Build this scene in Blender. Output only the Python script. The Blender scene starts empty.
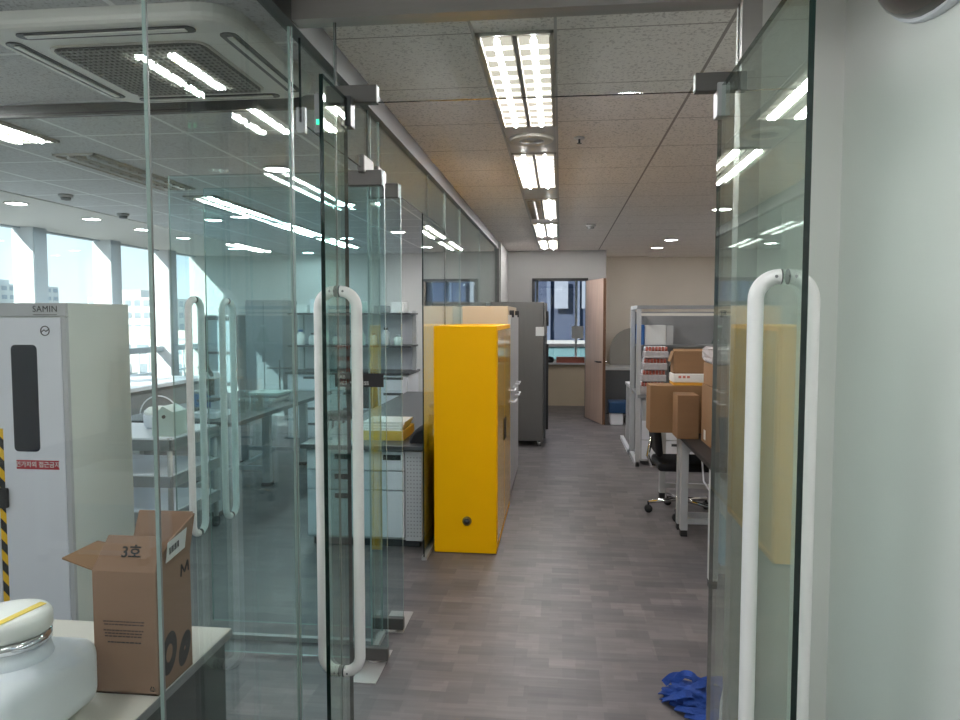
import bpy, bmesh, math, random
from mathutils import Vector, Matrix
random.seed(7)
SC = bpy.context.scene
COL = SC.collection
PI = math.pi

# ------------------------------------------------------------------ materials
def new_mat(name):
    m = bpy.data.materials.new(name); m.use_nodes = True
    nt = m.node_tree; nt.nodes.clear()
    out = nt.nodes.new('ShaderNodeOutputMaterial')
    return m, nt, out
def srgb(r, g, b):
    f = lambda c: (c/255/12.92) if c/255 <= 0.04045 else ((c/255+0.055)/1.055)**2.4
    return (f(r), f(g), f(b), 1)
def lnk(nt, a, b): nt.links.new(a, b)
def mat(name, col, rough=0.5, metal=0.0, var=0.06, scale=8.0, bump=0.0, bscale=60.0, stretch=(1, 1, 1), spec=0.5, alpha=None):
    m, nt, out = new_mat(name)
    p = nt.nodes.new('ShaderNodeBsdfPrincipled')
    p.inputs['Roughness'].default_value = rough; p.inputs['Metallic'].default_value = metal
    p.inputs['Specular IOR Level'].default_value = spec
    tc = nt.nodes.new('ShaderNodeTexCoord'); mp = nt.nodes.new('ShaderNodeMapping')
    mp.inputs['Scale'].default_value = stretch
    lnk(nt, tc.outputs['Object'], mp.inputs['Vector'])
    n = nt.nodes.new('ShaderNodeTexNoise'); n.inputs['Scale'].default_value = scale; n.inputs['Detail'].default_value = 4
    lnk(nt, mp.outputs[0], n.inputs['Vector'])
    mx = nt.nodes.new('ShaderNodeMix'); mx.data_type = 'RGBA'
    mx.inputs[6].default_value = tuple(c*(1-var) for c in col[:3])+(1,)
    mx.inputs[7].default_value = tuple(min(1, c*(1+var)) for c in col[:3])+(1,)
    lnk(nt, n.outputs['Fac'], mx.inputs[0]); lnk(nt, mx.outputs[2], p.inputs['Base Color'])
    if bump:
        n2 = nt.nodes.new('ShaderNodeTexNoise'); n2.inputs['Scale'].default_value = bscale; n2.inputs['Detail'].default_value = 3
        lnk(nt, mp.outputs[0], n2.inputs['Vector'])
        b = nt.nodes.new('ShaderNodeBump'); b.inputs['Strength'].default_value = bump; b.inputs['Distance'].default_value = 0.01
        lnk(nt, n2.outputs['Fac'], b.inputs['Height']); lnk(nt, b.outputs[0], p.inputs['Normal'])
    if alpha is not None: p.inputs['Alpha'].default_value = alpha
    lnk(nt, p.outputs[0], out.inputs[0]); return m
def emis(name, col, s):
    m, nt, out = new_mat(name); e = nt.nodes.new('ShaderNodeEmission')
    e.inputs[0].default_value = col; e.inputs[1].default_value = s
    lnk(nt, e.outputs[0], out.inputs[0]); return m
def glass_mat(name, tint, f0=0.032, rough=0.0):
    # thin pane: tinted straight-through transmission plus a Schlick mirror term
    m, nt, out = new_mat(name)
    g = nt.nodes.new('ShaderNodeNewGeometry')
    d = nt.nodes.new('ShaderNodeVectorMath'); d.operation = 'DOT_PRODUCT'
    lnk(nt, g.outputs['Normal'], d.inputs[0]); lnk(nt, g.outputs['Incoming'], d.inputs[1])
    def mth(op, a, b=None):
        n = nt.nodes.new('ShaderNodeMath'); n.operation = op
        for i, v in enumerate((a, b)):
            if v is None: continue
            if isinstance(v, (int, float)): n.inputs[i].default_value = v
            else: lnk(nt, v, n.inputs[i])
        return n.outputs[0]
    c = mth('ABSOLUTE', d.outputs['Value'])
    F = mth('ADD', mth('MULTIPLY', mth('POWER', mth('SUBTRACT', 1.0, c), 5.0), 1-f0), f0)
    t = nt.nodes.new('ShaderNodeBsdfTransparent'); t.inputs[0].default_value = tint
    gl = nt.nodes.new('ShaderNodeBsdfGlossy'); gl.inputs['Roughness'].default_value = rough
    gl.inputs[0].default_value = (0.93, 1, 0.97, 1)
    mx = nt.nodes.new('ShaderNodeMixShader')
    lnk(nt, F, mx.inputs[0]); lnk(nt, t.outputs[0], mx.inputs[1]); lnk(nt, gl.outputs[0], mx.inputs[2])
    lnk(nt, mx.outputs[0], out.inputs[0]); return m

GLASS = glass_mat('clear_green_glass', (0.960, 0.988, 0.985, 1))
GLASSLEAF = glass_mat('teal_door_glass', (0.885, 0.962, 0.970, 1))
GLASSDOOR = glass_mat('door_glass', (0.86, 0.925, 0.89, 1))
WINGLASS = glass_mat('window_glass', (0.96, 0.985, 1.0, 1))
LABGLASS = glass_mat('labware_glass', (0.86, 0.9, 0.9, 1), 0.08)
GEDGE = mat('glass_edge_dark', (0.002, 0.013, 0.010, 1), 0.2)
GEDGEL = mat('glass_edge_pale', (0.30, 0.40, 0.37, 1), 0.25)
SILICONE = mat('silicone_joint', (0.20, 0.22, 0.215, 1), 0.4)
STEEL = mat('brushed_steel', (0.46, 0.44, 0.425, 1), 0.4, 0.55, 0.08, 6, 0.05, 80, (1, 1, 14))
RAIL = mat('grey_anodised_rail', (0.085, 0.083, 0.080, 1), 0.5, 0.2)
PATCH = mat('satin_patch_steel', (0.115, 0.11, 0.103, 1), 0.45, 0.4)
CHROME = mat('chrome', (0.75, 0.75, 0.75, 1), 0.12, 1.0, 0.02)
HANDLE = mat('white_handle_paint', (0.90, 0.89, 0.87, 1), 0.3, 0, 0.02)
WALLM = mat('plaster_offwhite', (0.80, 0.795, 0.765, 1), 0.75, 0, 0.03, 3, 0.04, 180)
WALLB = mat('plaster_beige', (0.66, 0.61, 0.54, 1), 0.8, 0, 0.03, 3)
WALLG = mat('plaster_grey', (0.60, 0.60, 0.58, 1), 0.8, 0, 0.03, 3)
WHITE = mat('white_enamel', (0.74, 0.75, 0.79, 1), 0.4, 0, 0.02)
OFFW = mat('offwhite_enamel', (0.66, 0.63, 0.56, 1), 0.4, 0, 0.03)
CREAM = mat('cream_enamel', (0.60, 0.50, 0.36, 1), 0.45, 0, 0.03)
LGREY = mat('light_grey_paint', (0.47, 0.475, 0.48, 1), 0.45, 0, 0.03)
CABGREY = mat('warm_grey_cabinet', (0.66, 0.68, 0.63, 1), 0.42, 0, 0.03)
MGREY = mat('mid_grey_paint', (0.23, 0.235, 0.24, 1), 0.5, 0, 0.04)
DGREY = mat('dark_grey_laminate', (0.055, 0.058, 0.062, 1), 0.4, 0, 0.08)
DPANEL = mat('dark_panel_steel', (0.045, 0.055, 0.055, 1), 0.3, 0.2)
BLACK = mat('black_plastic', (0.012, 0.012, 0.013, 1), 0.45)
RUBBER = mat('black_rubber', (0.018, 0.018, 0.018, 1), 0.75)
FABRIC = mat('black_fabric', (0.014, 0.014, 0.017, 1), 0.9, 0, 0.2, 200, 0.3, 300)
YELLOW = mat('yellow_safety_paint', (0.95, 0.47, 0.0, 1), 0.45, 0, 0.02, spec=0.15)
TAPEY = mat('yellow_tape', (0.85, 0.62, 0.03, 1), 0.4)
RED = mat('red_sticker', (0.42, 0.02, 0.03, 1), 0.5)
REDP = mat('red_print', (0.55, 0.17, 0.13, 1), 0.5)
BLUEC = mat('blue_cloth', (0.010, 0.052, 0.27, 1), 0.8, 0, 0.45, 20, 0.4, 90)
BLUE = mat('blue_plastic', (0.02, 0.11, 0.33, 1), 0.4)
DBLUE = mat('navy_card', (0.01, 0.02, 0.12, 1), 0.5)
PALEBLUE = mat('pale_blue_plastic', (0.35, 0.55, 0.72, 1), 0.4)
CARD = mat('cardboard', (0.24, 0.132, 0.064, 1), 0.85, 0, 0.08, 5, 0.06, 120, (1, 1, 6))
CARD2 = mat('cardboard_light', (0.27, 0.15, 0.07, 1), 0.85, 0, 0.08, 6)
CARD3 = mat('cardboard_dull', (0.275, 0.165, 0.105, 1), 0.85, 0, 0.07, 6, 0.05, 100)
PAPER = mat('white_paper', (0.72, 0.72, 0.70, 1), 0.7, 0, 0.03)
INK = mat('black_ink', (0.015, 0.013, 0.012, 1), 0.6)
INKB = mat('faded_brown_ink', (0.07, 0.04, 0.028, 1), 0.7)
WOOD = mat('brown_wood_veneer', (0.45, 0.33, 0.27, 1), 0.28, 0, 0.25, 3, 0, 60, (6, 6, 0.5))
WOODE = mat('dark_wood_edge', (0.13, 0.06, 0.03, 1), 0.5)
FRIDGE = mat('stainless_fridge', (0.17, 0.165, 0.16, 1), 0.36, 0.75, 0.06, 4, 0.03, 90, (10, 10, 1))
JUG = mat('milky_plastic', (0.86, 0.89, 0.92, 1), 0.35, 0, 0.03)
LIDW = mat('white_lid_plastic', (0.92, 0.92, 0.87, 1), 0.4, 0, 0.02)
DARKWIN = mat('dark_window', (0.010, 0.015, 0.026, 1), 0.25, spec=0.2)
GRILLE = mat('grille_grey', (0.10, 0.095, 0.085, 1), 0.6)
ACW = mat('ac_white_plastic', (0.86, 0.85, 0.79, 1), 0.45, 0, 0.02)
WRAP = mat('plastic_wrap', (0.50, 0.46, 0.46, 1), 0.18, 0, 0.25, 30, 0.8, 60)
GREENI = mat('pale_green_case', (0.50, 0.60, 0.55, 1), 0.45)
FRAME = mat('window_frame_grey', (0.36, 0.42, 0.47, 1), 0.4, 0.2)
FRAMEW = mat('window_frame_white', (0.72, 0.74, 0.76, 1), 0.4)
GYP = mat('gypsum_white', (0.66, 0.64, 0.61, 1), 0.8, 0, 0.02)
OUTB = mat('pale_concrete', (0.60, 0.58, 0.55, 1), 0.85)
OUTBLUE = mat('shaded_blue_grey_cladding', (0.042, 0.054, 0.088, 1), 0.6, spec=0.05)  # darkened: the shade on this facade is put into the colour
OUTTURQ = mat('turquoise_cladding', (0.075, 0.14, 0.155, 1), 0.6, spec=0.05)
OUTGLASS = mat('hazy_window_band', (0.30, 0.34, 0.38, 1), 0.2)  # lightened: distance haze is mixed into the colour
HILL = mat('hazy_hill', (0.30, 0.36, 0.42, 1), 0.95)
LAMP = emis('lamp_tube', (0.98, 0.97, 0.97, 1), 72.0)
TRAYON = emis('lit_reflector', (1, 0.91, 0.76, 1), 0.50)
LAMPOFF = mat('unlit_tube', (0.7, 0.7, 0.7, 1), 0.3)
LOUV = mat('louvre_white', (0.50, 0.47, 0.41, 1), 0.35)
DOWN = emis('downlight_glow', (0.97, 0.98, 1.0, 1), 42.0)
LED = emis('green_led', (0.05, 1.0, 0.45, 1), 1.2)

def ground_mat():
    return mat('sandy_ground', (0.20, 0.165, 0.13, 1), 0.95, 0, 0.3, 0.05)
def floor_mat():
    m, nt, out = new_mat('grey_streaky_vinyl_tile')
    p = nt.nodes.new('ShaderNodeBsdfPrincipled')
    tc = nt.nodes.new('ShaderNodeTexCoord')
    def brick(scale, w, h, off, c1, c2):
        mp = nt.nodes.new('ShaderNodeMapping'); mp.inputs['Location'].default_value = (off, off*0.37, 0)
        lnk(nt, tc.outputs['Object'], mp.inputs[0])
        b = nt.nodes.new('ShaderNodeTexBrick'); b.inputs['Scale'].default_value = scale
        b.inputs['Brick Width'].default_value = w; b.inputs['Row Height'].default_value = h
        b.inputs['Mortar Size'].default_value = 0.0; b.inputs['Color1'].default_value = c1; b.inputs['Color2'].default_value = c2
        b.inputs['Bias'].default_value = 0.0; b.offset = 0.37
        lnk(nt, mp.outputs[0], b.inputs[0]); return b.outputs['Color']
    A = brick(1, 0.5, 0.5, 0.11, (0.152, 0.138, 0.139, 1), (0.170, 0.155, 0.156, 1))
    B = brick(1, 0.16, 0.085, 0.3, (0.72, 0.72, 0.75, 1), (1.12, 1.10, 1.08, 1))
    C = brick(1, 0.27, 0.21, 0.9, (0.78, 0.78, 0.79, 1), (1.08, 1.07, 1.06, 1))
    D = brick(1, 0.12, 0.03, 0.6, (0.88, 0.88, 0.88, 1), (1.06, 1.06, 1.06, 1))
    mp = nt.nodes.new('ShaderNodeMapping'); mp.inputs['Scale'].default_value = (2.5, 30, 1)
    lnk(nt, tc.outputs['Object'], mp.inputs[0])
    n = nt.nodes.new('ShaderNodeTexNoise'); n.inputs['Scale'].default_value = 1.6; n.inputs['Detail'].default_value = 5
    lnk(nt, mp.outputs[0], n.inputs['Vector'])
    mr = nt.nodes.new('ShaderNodeMapRange'); mr.inputs[1].default_value = 0.3; mr.inputs[2].default_value = 0.7
    mr.inputs[3].default_value = 0.90; mr.inputs[4].default_value = 1.10
    lnk(nt, n.outputs['Fac'], mr.inputs[0])
    cur = A
    for x in (B, C, D, mr.outputs[0]):
        mm = nt.nodes.new('ShaderNodeMix'); mm.data_type = 'RGBA'; mm.blend_type = 'MULTIPLY'; mm.inputs[0].default_value = 1.0
        lnk(nt, cur, mm.inputs[6]); lnk(nt, x, mm.inputs[7]); cur = mm.outputs[2]
    lnk(nt, cur, p.inputs['Base Color'])
    p.inputs['Roughness'].default_value = 0.42
    lnk(nt, p.outputs[0], out.inputs[0]); return m
def ceil_mat(name, base, line, ox, oy, lw, px=0.6, lwx=None):
    m, nt, out = new_mat(name)
    p = nt.nodes.new('ShaderNodeBsdfPrincipled'); p.inputs['Roughness'].default_value = 0.9
    tc = nt.nodes.new('ShaderNodeTexCoord')
    sx = nt.nodes.new('ShaderNodeSeparateXYZ'); lnk(nt, tc.outputs['Object'], sx.inputs[0])
    def mth(op, a, b=None):
        n = nt.nodes.new('ShaderNodeMath'); n.operation = op
        for i, v in enumerate((a, b)):
            if v is None: continue
            if isinstance(v, (int, float)): n.inputs[i].default_value = v
            else: lnk(nt, v, n.inputs[i])
        return n.outputs[0]
    def line_mask(c, off, w, per=0.6):
        q = mth('FRACT', mth('DIVIDE', mth('ADD', c, off), per))
        return mth('LESS_THAN', q, w/per)
    mk = mth('MAXIMUM', line_mask(sx.outputs[0], 60-ox, lw if lwx is None else lwx, px), line_mask(sx.outputs[1], 60-oy, lw))
    v = nt.nodes.new('ShaderNodeTexNoise'); v.inputs['Scale'].default_value = 90; v.inputs['Detail'].default_value = 3
    lnk(nt, tc.outputs['Object'], v.inputs['Vector'])
    r = nt.nodes.new('ShaderNodeMapRange'); r.inputs[1].default_value = 0.36; r.inputs[2].default_value = 0.46
    r.inputs[3].default_value = 0.68; r.inputs[4].default_value = 1.0
    lnk(nt, v.outputs['Fac'], r.inputs[0])
    mm = nt.nodes.new('ShaderNodeMix'); mm.data_type = 'RGBA'; mm.blend_type = 'MULTIPLY'; mm.inputs[0].default_value = 1
    mm.inputs[6].default_value = base; lnk(nt, r.outputs[0], mm.inputs[7])
    mx = nt.nodes.new('ShaderNodeMix'); mx.data_type = 'RGBA'
    lnk(nt, mk, mx.inputs[0]); lnk(nt, mm.outputs[2], mx.inputs[6]); mx.inputs[7].default_value = line
    lnk(nt, mx.outputs[2], p.inputs['Base Color'])
    lnk(nt, p.outputs[0], out.inputs[0]); return m
FLOOR = floor_mat()
CEIL = ceil_mat('mineral_ceiling_tile', (0.90, 0.86, 0.82, 1), (0.36, 0.33, 0.31, 1), 0.565, 2.60, 0.007, 2.4, 0.013)
CEILL = ceil_mat('mineral_ceiling_tile_lab', (0.70, 0.71, 0.72, 1), (1.0, 1.0, 1.0, 1), -0.85, 2.60, 0.022)
def hazard_mat():
    m, nt, out = new_mat('hazard_stripes')
    p = nt.nodes.new('ShaderNodeBsdfPrincipled'); p.inputs['Roughness'].default_value = 0.5
    tc = nt.nodes.new('ShaderNodeTexCoord'); w = nt.nodes.new('ShaderNodeTexWave')
    w.bands_direction = 'DIAGONAL'; w.inputs['Scale'].default_value = 7.0
    mp = nt.nodes.new('ShaderNodeMapping'); lnk(nt, tc.outputs['Object'], mp.inputs[0])
    mp.inputs['Scale'].default_value = (1, 0, 1); lnk(nt, mp.outputs[0], w.inputs['Vector'])
    r = nt.nodes.new('ShaderNodeMath'); r.operation = 'GREATER_THAN'; r.inputs[1].default_value = 0.5
    lnk(nt, w.outputs['Fac'], r.inputs[0])
    mx = nt.nodes.new('ShaderNodeMix'); mx.data_type = 'RGBA'; lnk(nt, r.outputs[0], mx.inputs[0])
    mx.inputs[6].default_value = (0.85, 0.5, 0.01, 1); mx.inputs[7].default_value = (0.012, 0.012, 0.012, 1)
    lnk(nt, mx.outputs[2], p.inputs['Base Color']); lnk(nt, p.outputs[0], out.inputs[0]); return m
HAZ = hazard_mat()

# ------------------------------------------------------------------ mesh helpers
class MB:
    def __init__(s): s.bm = bmesh.new()
    def box(s, x0, x1, y0, y1, z0, z1, bev=0.0, mi=0, seg=2):
        r = bmesh.ops.create_cube(s.bm, size=1.0)
        for v in r['verts']:
            v.co = Vector(((x0+x1)/2+v.co.x*(x1-x0), (y0+y1)/2+v.co.y*(y1-y0), (z0+z1)/2+v.co.z*(z1-z0)))
        fs = {f for v in r['verts'] for f in v.link_faces}
        for f in fs: f.material_index = mi
        if bev > 0:
            es = list({e for v in r['verts'] for e in v.link_edges})
            bmesh.ops.bevel(s.bm, geom=es, offset=bev, segments=seg, affect='EDGES', profile=0.5)
        return s
    def pane(s, x0, x1, y0, y1, z0, z1):
        d = (x1-x0, y1-y0, z1-z0); k = d.index(min(d))
        r = bmesh.ops.create_cube(s.bm, size=1.0)
        for v in r['verts']:
            v.co = Vector(((x0+x1)/2+v.co.x*d[0], (y0+y1)/2+v.co.y*d[1], (z0+z1)/2+v.co.z*d[2]))
        for f in {f for v in r['verts'] for f in v.link_faces}:
            f.normal_update(); f.material_index = 0 if abs(f.normal[k]) > 0.9 else 1
        return s
    def cyl(s, p0, p1, r, r2=None, n=16, caps=True, mi=0):
        return s.tube([p0, p1], r, n, r2=r2, mi=mi)
    def tube(s, pts, r, n=10, closed=False, r2=None, mi=0):
        pts = [Vector(p) for p in pts]; N = len(pts); rings = []
        for i, p in enumerate(pts):
            if closed: t = pts[(i+1) % N]-pts[i-1]
            else: t = (pts[min(i+1, N-1)]-pts[max(i-1, 0)])
            t.normalize()
            if i == 0:
                a = Vector((0, 0, 1)) if abs(t.z) < 0.9 else Vector((1, 0, 0))
                u = t.cross(a).normalized()
            else:
                u = (u - t*u.dot(t)).normalized()
            w = t.cross(u)
            rr = r if r2 is None else r+(r2-r)*i/(N-1)
            rings.append([s.bm.verts.new(p+(u*math.cos(2*PI*k/n)+w*math.sin(2*PI*k/n))*rr) for k in range(n)])
        M = N if closed else N-1
        for i in range(M):
            A, B = rings[i], rings[(i+1) % N]
            for k in range(n):
                f = s.bm.faces.new((A[k], A[(k+1) % n], B[(k+1) % n], B[k])); f.smooth = True; f.material_index = mi
        if not closed:
            for R_, rev in ((rings[0], True), (rings[-1], False)):
                f = s.bm.faces.new(list(reversed(R_)) if rev else R_); f.material_index = mi
        return s
    def lathe(s, prof, c=(0, 0, 0), n=24, axis='z', mi=0, smooth=True):
        rings = []
        for (r, h) in prof:
            ring = []
            for k in range(n):
                a = 2*PI*k/n; q = (r*math.cos(a), r*math.sin(a), h)
                if axis == 'y': q = (q[0], q[2], q[1])
                if axis == 'x': q = (q[2], q[0], q[1])
                ring.append(s.bm.verts.new(Vector(q)+Vector(c)))
            rings.append(ring)
        for A, B in zip(rings, rings[1:]):
            for k in range(n):
                f = s.bm.faces.new((A[k], A[(k+1) % n], B[(k+1) % n], B[k])); f.smooth = smooth; f.material_index = mi
        for R_ in (rings[0], rings[-1]):
            try: f = s.bm.faces.new(R_); f.material_index = mi
            except ValueError: pass
        return s
    def prism(s, poly, d, mi=0):
        # poly: list of 3D points (planar); d: extrusion vector
        a = [s.bm.verts.new(Vector(p)) for p in poly]; b = [s.bm.verts.new(Vector(p)+Vector(d)) for p in poly]
        n = len(a); fs = [s.bm.faces.new(a), s.bm.faces.new(list(reversed(b)))]
        for k in range(n): fs.append(s.bm.faces.new((a[k], b[k], b[(k+1) % n], a[(k+1) % n])))
        for f in fs: f.material_index = mi
        return s
    def build(s, name, m, parent=None, off=None):
        bmesh.ops.recalc_face_normals(s.bm, faces=s.bm.faces)
        if off is None:
            top = parent
            while top is not None and top.parent is not None: top = top.parent
            off = LOC.get(top.name, (0, 0, 0)) if top else (0, 0, 0)
        for v in s.bm.verts: v.co -= Vector(off)
        me = bpy.data.meshes.new(name); s.bm.to_mesh(me); s.bm.free()
        for x in (m if isinstance(m, (list, tuple)) else [m]): me.materials.append(x)
        o = bpy.data.objects.new(name, me); COL.objects.link(o)
        if parent: o.parent = parent
        return o
LOC = {}
def tag(o, label=None, cat=None, group=None, kind=None):
    if label: o['label'] = label
    if cat: o['category'] = cat
    if group: o['group'] = group
    if kind: o['kind'] = kind
    return o
def thing(name, label, cat, loc=(0, 0, 0), group=None, kind=None):
    o = bpy.data.objects.new(name, None); o.empty_display_size = 0.1; COL.objects.link(o)
    o.location = loc; LOC[o.name] = tuple(loc)
    return tag(o, label, cat, group, kind)
def solo(name, mb, m, label, cat, group=None, kind=None):
    vs = [v.co for v in mb.bm.verts]
    lo = [min(v[i] for v in vs) for i in range(3)]; hi = [max(v[i] for v in vs) for i in range(3)]
    off = ((lo[0]+hi[0])/2, (lo[1]+hi[1])/2, lo[2])
    o = mb.build(name, m, None, off); o.location = off; LOC[o.name] = off
    return tag(o, label, cat, group, kind)
def struct(name, mb, m, parent=None):
    o = mb.build(name, m, parent)
    if parent is None: o['kind'] = 'structure'
    return o
def sthing(name, loc=(0, 0, 0)):
    return thing(name, None, None, loc, None, 'structure')
def copy_tree(o, parent=None):
    c = o.copy(); COL.objects.link(c)
    if parent is not None: c.parent = parent
    for ch in list(o.children): copy_tree(ch, c)
    return c
def relabel(o, label): o['label'] = label; return o
def text(name, s, size, m, parent, origin, xdir, ydir, depth=0.0006, bold=0.0, spacing=1.0, align='CENTER'):
    cu = bpy.data.curves.new(name, 'FONT'); cu.body = s; cu.size = size; cu.extrude = depth
    cu.align_x = align; cu.align_y = 'CENTER'; cu.offset = bold; cu.space_character = spacing
    cu.resolution_u = 3
    ob = bpy.data.objects.new(name+'_tmp', cu); COL.objects.link(ob)
    dg = bpy.context.evaluated_depsgraph_get(); dg.update()
    me = bpy.data.meshes.new_from_object(ob.evaluated_get(dg))
    bpy.data.objects.remove(ob); bpy.data.curves.remove(cu)
    X = Vector(xdir).normalized(); Y = Vector(ydir).normalized(); Zv = X.cross(Y)
    M = Matrix(((X.x, Y.x, Zv.x, origin[0]), (X.y, Y.y, Zv.y, origin[1]), (X.z, Y.z, Zv.z, origin[2]), (0, 0, 0, 1)))
    top = parent
    while top is not None and top.parent is not None: top = top.parent
    off = LOC.get(top.name, (0, 0, 0)) if top else (0, 0, 0)
    me.transform(Matrix.Translation(-Vector(off)) @ M)
    me.materials.clear(); me.materials.append(m); me.name = name
    o = bpy.data.objects.new(name, me); COL.objects.link(o); o.parent = parent
    return o
def arc(c, r, a0, a1, n, plane='xz'):
    pts = []
    for k in range(n+1):
        a = a0+(a1-a0)*k/n; u, v = r*math.cos(a), r*math.sin(a)
        pts.append((c[0]+u, c[1], c[2]+v) if plane == 'xz' else ((c[0], c[1]+u, c[2]+v) if plane == 'yz' else (c[0]+u, c[1]+v, c[2])))
    return pts
H = 2.55
WX = -0.85

# ------------------------------------------------------------------ shell
struct('floor', MB().box(-6.2, 4.2, -3.2, 13.0, -0.12, 0.0), FLOOR)
struct('ceiling', MB().box(WX, 4.2, -3.2, 13.0, H, H+0.15), CEIL)
struct('ceiling_lab', MB().box(-4.42, WX, -3.2, 13.0, H, H+0.15), CEILL)
struct('ceiling_window_strip', MB().box(-6.09, -4.42, -3.2, 13.0, H-0.008, H+0.15), GYP)
struct('wall_right', MB().box(0.814, 0.93, -3.2, 2.24, 0, H), WALLM)
struct('wall_pier', MB().box(0.572, 0.93, 2.24, 2.34, 0, H), WALLM)
struct('wall_front', MB().box(0.93, 4.2, 2.24, 2.34, 0, H), WALLM)
struct('wall_far_right', MB().box(4.1, 4.2, 2.34, 13.0, 0, H), WALLB)
struct('wall_hall_back', MB().box(-6.2, 0.93, -3.2, -3.1, 0, H), WALLM)
w = MB(); w.box(-0.9, -0.389, 11.15, 11.25, 0, H); w.box(-0.389, 0.385, 11.15, 11.25, 2.09, H); w.box(0.385, 0.69, 11.15, 11.25, 0, H)
WALLC = mat('plaster_mid_grey', (0.27, 0.265, 0.26, 1), 0.8, 0, 0.03, 3)
struct('wall_back', w, WALLC)
struct('wall_recess_side', MB().box(0.60, 0.69, 11.25, 12.9, 0, H), WALLB)
struct('wall_recess', MB().box(0.69, 1.45, 12.35, 12.9, 0, H), WALLB)
struct('wall_back_right', MB().box(1.45, 4.1, 12.6, 12.9, 0, H), WALLB)
w = MB(); w.box(-6.1, -2.162, 11.4, 11.5, 0, H); w.box(-2.162, -1.455, 11.4, 11.5, 0, 1.76); w.box(-2.162, -1.455, 11.4, 11.5, 2.111, H)
w.box(-1.455, -0.9, 11.4, 11.5, 0, H)
struct('wall_lab_back', w, WALLG)
struct('wall_left_end', MB().box(-0.9, -0.80, 9.80, 11.15, 0, H), WALLC)
# back room beyond the wooden door
struct('wall_room_left', MB().box(-1.0, -0.9, 11.25, 12.9, 0, H), WALLB)
struct('wall_window_sill', MB().box(-0.9, 0.6, 12.55, 12.75, 0, 0.72), CREAM)
struct('trim_sill', MB().box(-0.9, 0.6, 12.45, 12.75, 0.72, 0.75, 0.004), WHITE)
struct('baseboard_back', MB().box(-0.80, -0.40, 11.135, 11.15, 0, 0.08), DGREY)
struct('baseboard_hall', MB().box(0.80, 0.814, -3.1, 2.24, 0, 0.08), DGREY)
# back room window
wn = sthing('window_1', (-0.15, 12.65, 0.75))
fr = MB()
for x in (-0.88, -0.40, 0.275, 0.58): fr.box(x-0.02, x+0.02, 12.6, 12.68, 0.75, H)
fr.box(-0.9, 0.6, 12.6, 12.68, 0.75, 0.80); fr.box(-0.9, 0.6, 12.6, 12.68, 1.02, 1.07); fr.box(-0.9, 0.6, 12.6, 12.68, 2.45, H)
fr.build('window_frame', FRAMEW, wn); MB().pane(-0.88, 0.58, 12.636, 12.644, 0.78, 2.47).build('window_pane', [WINGLASS, GEDGEL], wn)
MB().box(0.20, 0.40, 12.585, 12.59, 1.17, 1.38).build('notice_paper', PAPER, wn)
# high internal window in the lab back wall
wn = sthing('window_2', (-1.81, 11.45, 1.76))
fr = MB(); fr.box(-2.19, -2.13, 11.37, 11.5, 1.73, 2.14); fr.box(-1.487, -1.427, 11.37, 11.5, 1.73, 2.14)
fr.box(-2.19, -1.427, 11.37, 11.5, 2.085, 2.14); fr.box(-2.19, -1.427, 11.37, 11.5, 1.73, 1.785)
fr.build('window_frame', MGREY, wn)
sl = MB()
for k in range(16): sl.box(-2.12, -1.5, 11.47, 11.472, 1.79+k*0.0185, 1.79+k*0.0185+0.014)
sl.build('window_blind', mat('blue_blind', (0.26, 0.36, 0.62, 1), 0.4), wn)
MB().pane(-2.13, -1.487, 11.44, 11.446, 1.78, 2.09).build('window_pane', [WINGLASS, GEDGEL], wn)
MB().box(-2.2, -1.4, 11.75, 11.8, 1.6, 2.3).build('back_board', mat('blue_grey_board', (0.35, 0.45, 0.65, 1), 0.6), wn)

# curtain wall along x = -6
wn = sthing('window_3', (-6, 5, 0))
fr = MB(); fr.box(-6.06, -5.94, -3.1, 11.5, 1.02, 1.10); fr.box(-6.06, -5.94, -3.1, 11.5, 0, 0.12); fr.box(-6.06, -5.97, -3.1, 11.5, 2.525, H)
fr.build('window_rail', FRAME, wn)
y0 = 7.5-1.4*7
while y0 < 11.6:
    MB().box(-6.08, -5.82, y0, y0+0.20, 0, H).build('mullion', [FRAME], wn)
    MB().box(-6.08, -5.83, y0-0.012, y0, 0, H).build('mullion_sunlit_side', [FRAMEW], wn)  # whiter sheet: sunlight on this side of the fin put into the colour
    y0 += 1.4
MB().pane(-6.012, -6.0, -3.1, 11.5, 0.1, 2.54).build('window_pane', [WINGLASS, GEDGEL], wn)

# ------------------------------------------------------------------ glass wall along the corridor (x = -0.85)
wl = sthing('wall_left', (WX, 4, 0))
g = 0.004
rl = MB(); rl.box(WX-0.022, WX+0.022, -3.1, 9.8, 2.455, H); rl.build('ceiling_rail', RAIL, wl)
def pane_w(y0, y1, z0, z1, edge=GEDGEL, nm='glass_panel'):
    return MB().pane(WX-g, WX+g, y0, y1, z0, z1).build(nm, [GLASS, edge], wl)
ZT = 2.185
pane_w(-3.1, -0.57, 0.02, 2.46); pane_w(-0.563, 1.43, 0.02, 2.46); pane_w(1.437, 2.234, 0.02, 2.46)
pane_w(2.33, 3.155, ZT, 2.46, GEDGE, 'overpanel'); pane_w(3.16, 3.355, 0.02, 2.46)
pane_w(3.36, 4.60, ZT, 2.46, GEDGE, 'overpanel')
pane_w(4.44, 5.31, 0.02, ZT, GEDGE)
pane_w(4.605, 5.31, ZT+0.002, 2.46); pane_w(5.317, 6.12, 0.02, 2.46); pane_w(6.127, 7.6, 0.02, 2.46); pane_w(7.607, 9.74, 0.02, 2.46)
for y in (-0.5665, 1.4335, 5.3135, 6.1235, 7.6035):
    MB().box(WX-0.0046, WX+0.0046, y-0.0031, y+0.0031, 0.02, 2.455).build('silicone_joint', SILICONE, wl)
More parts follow.
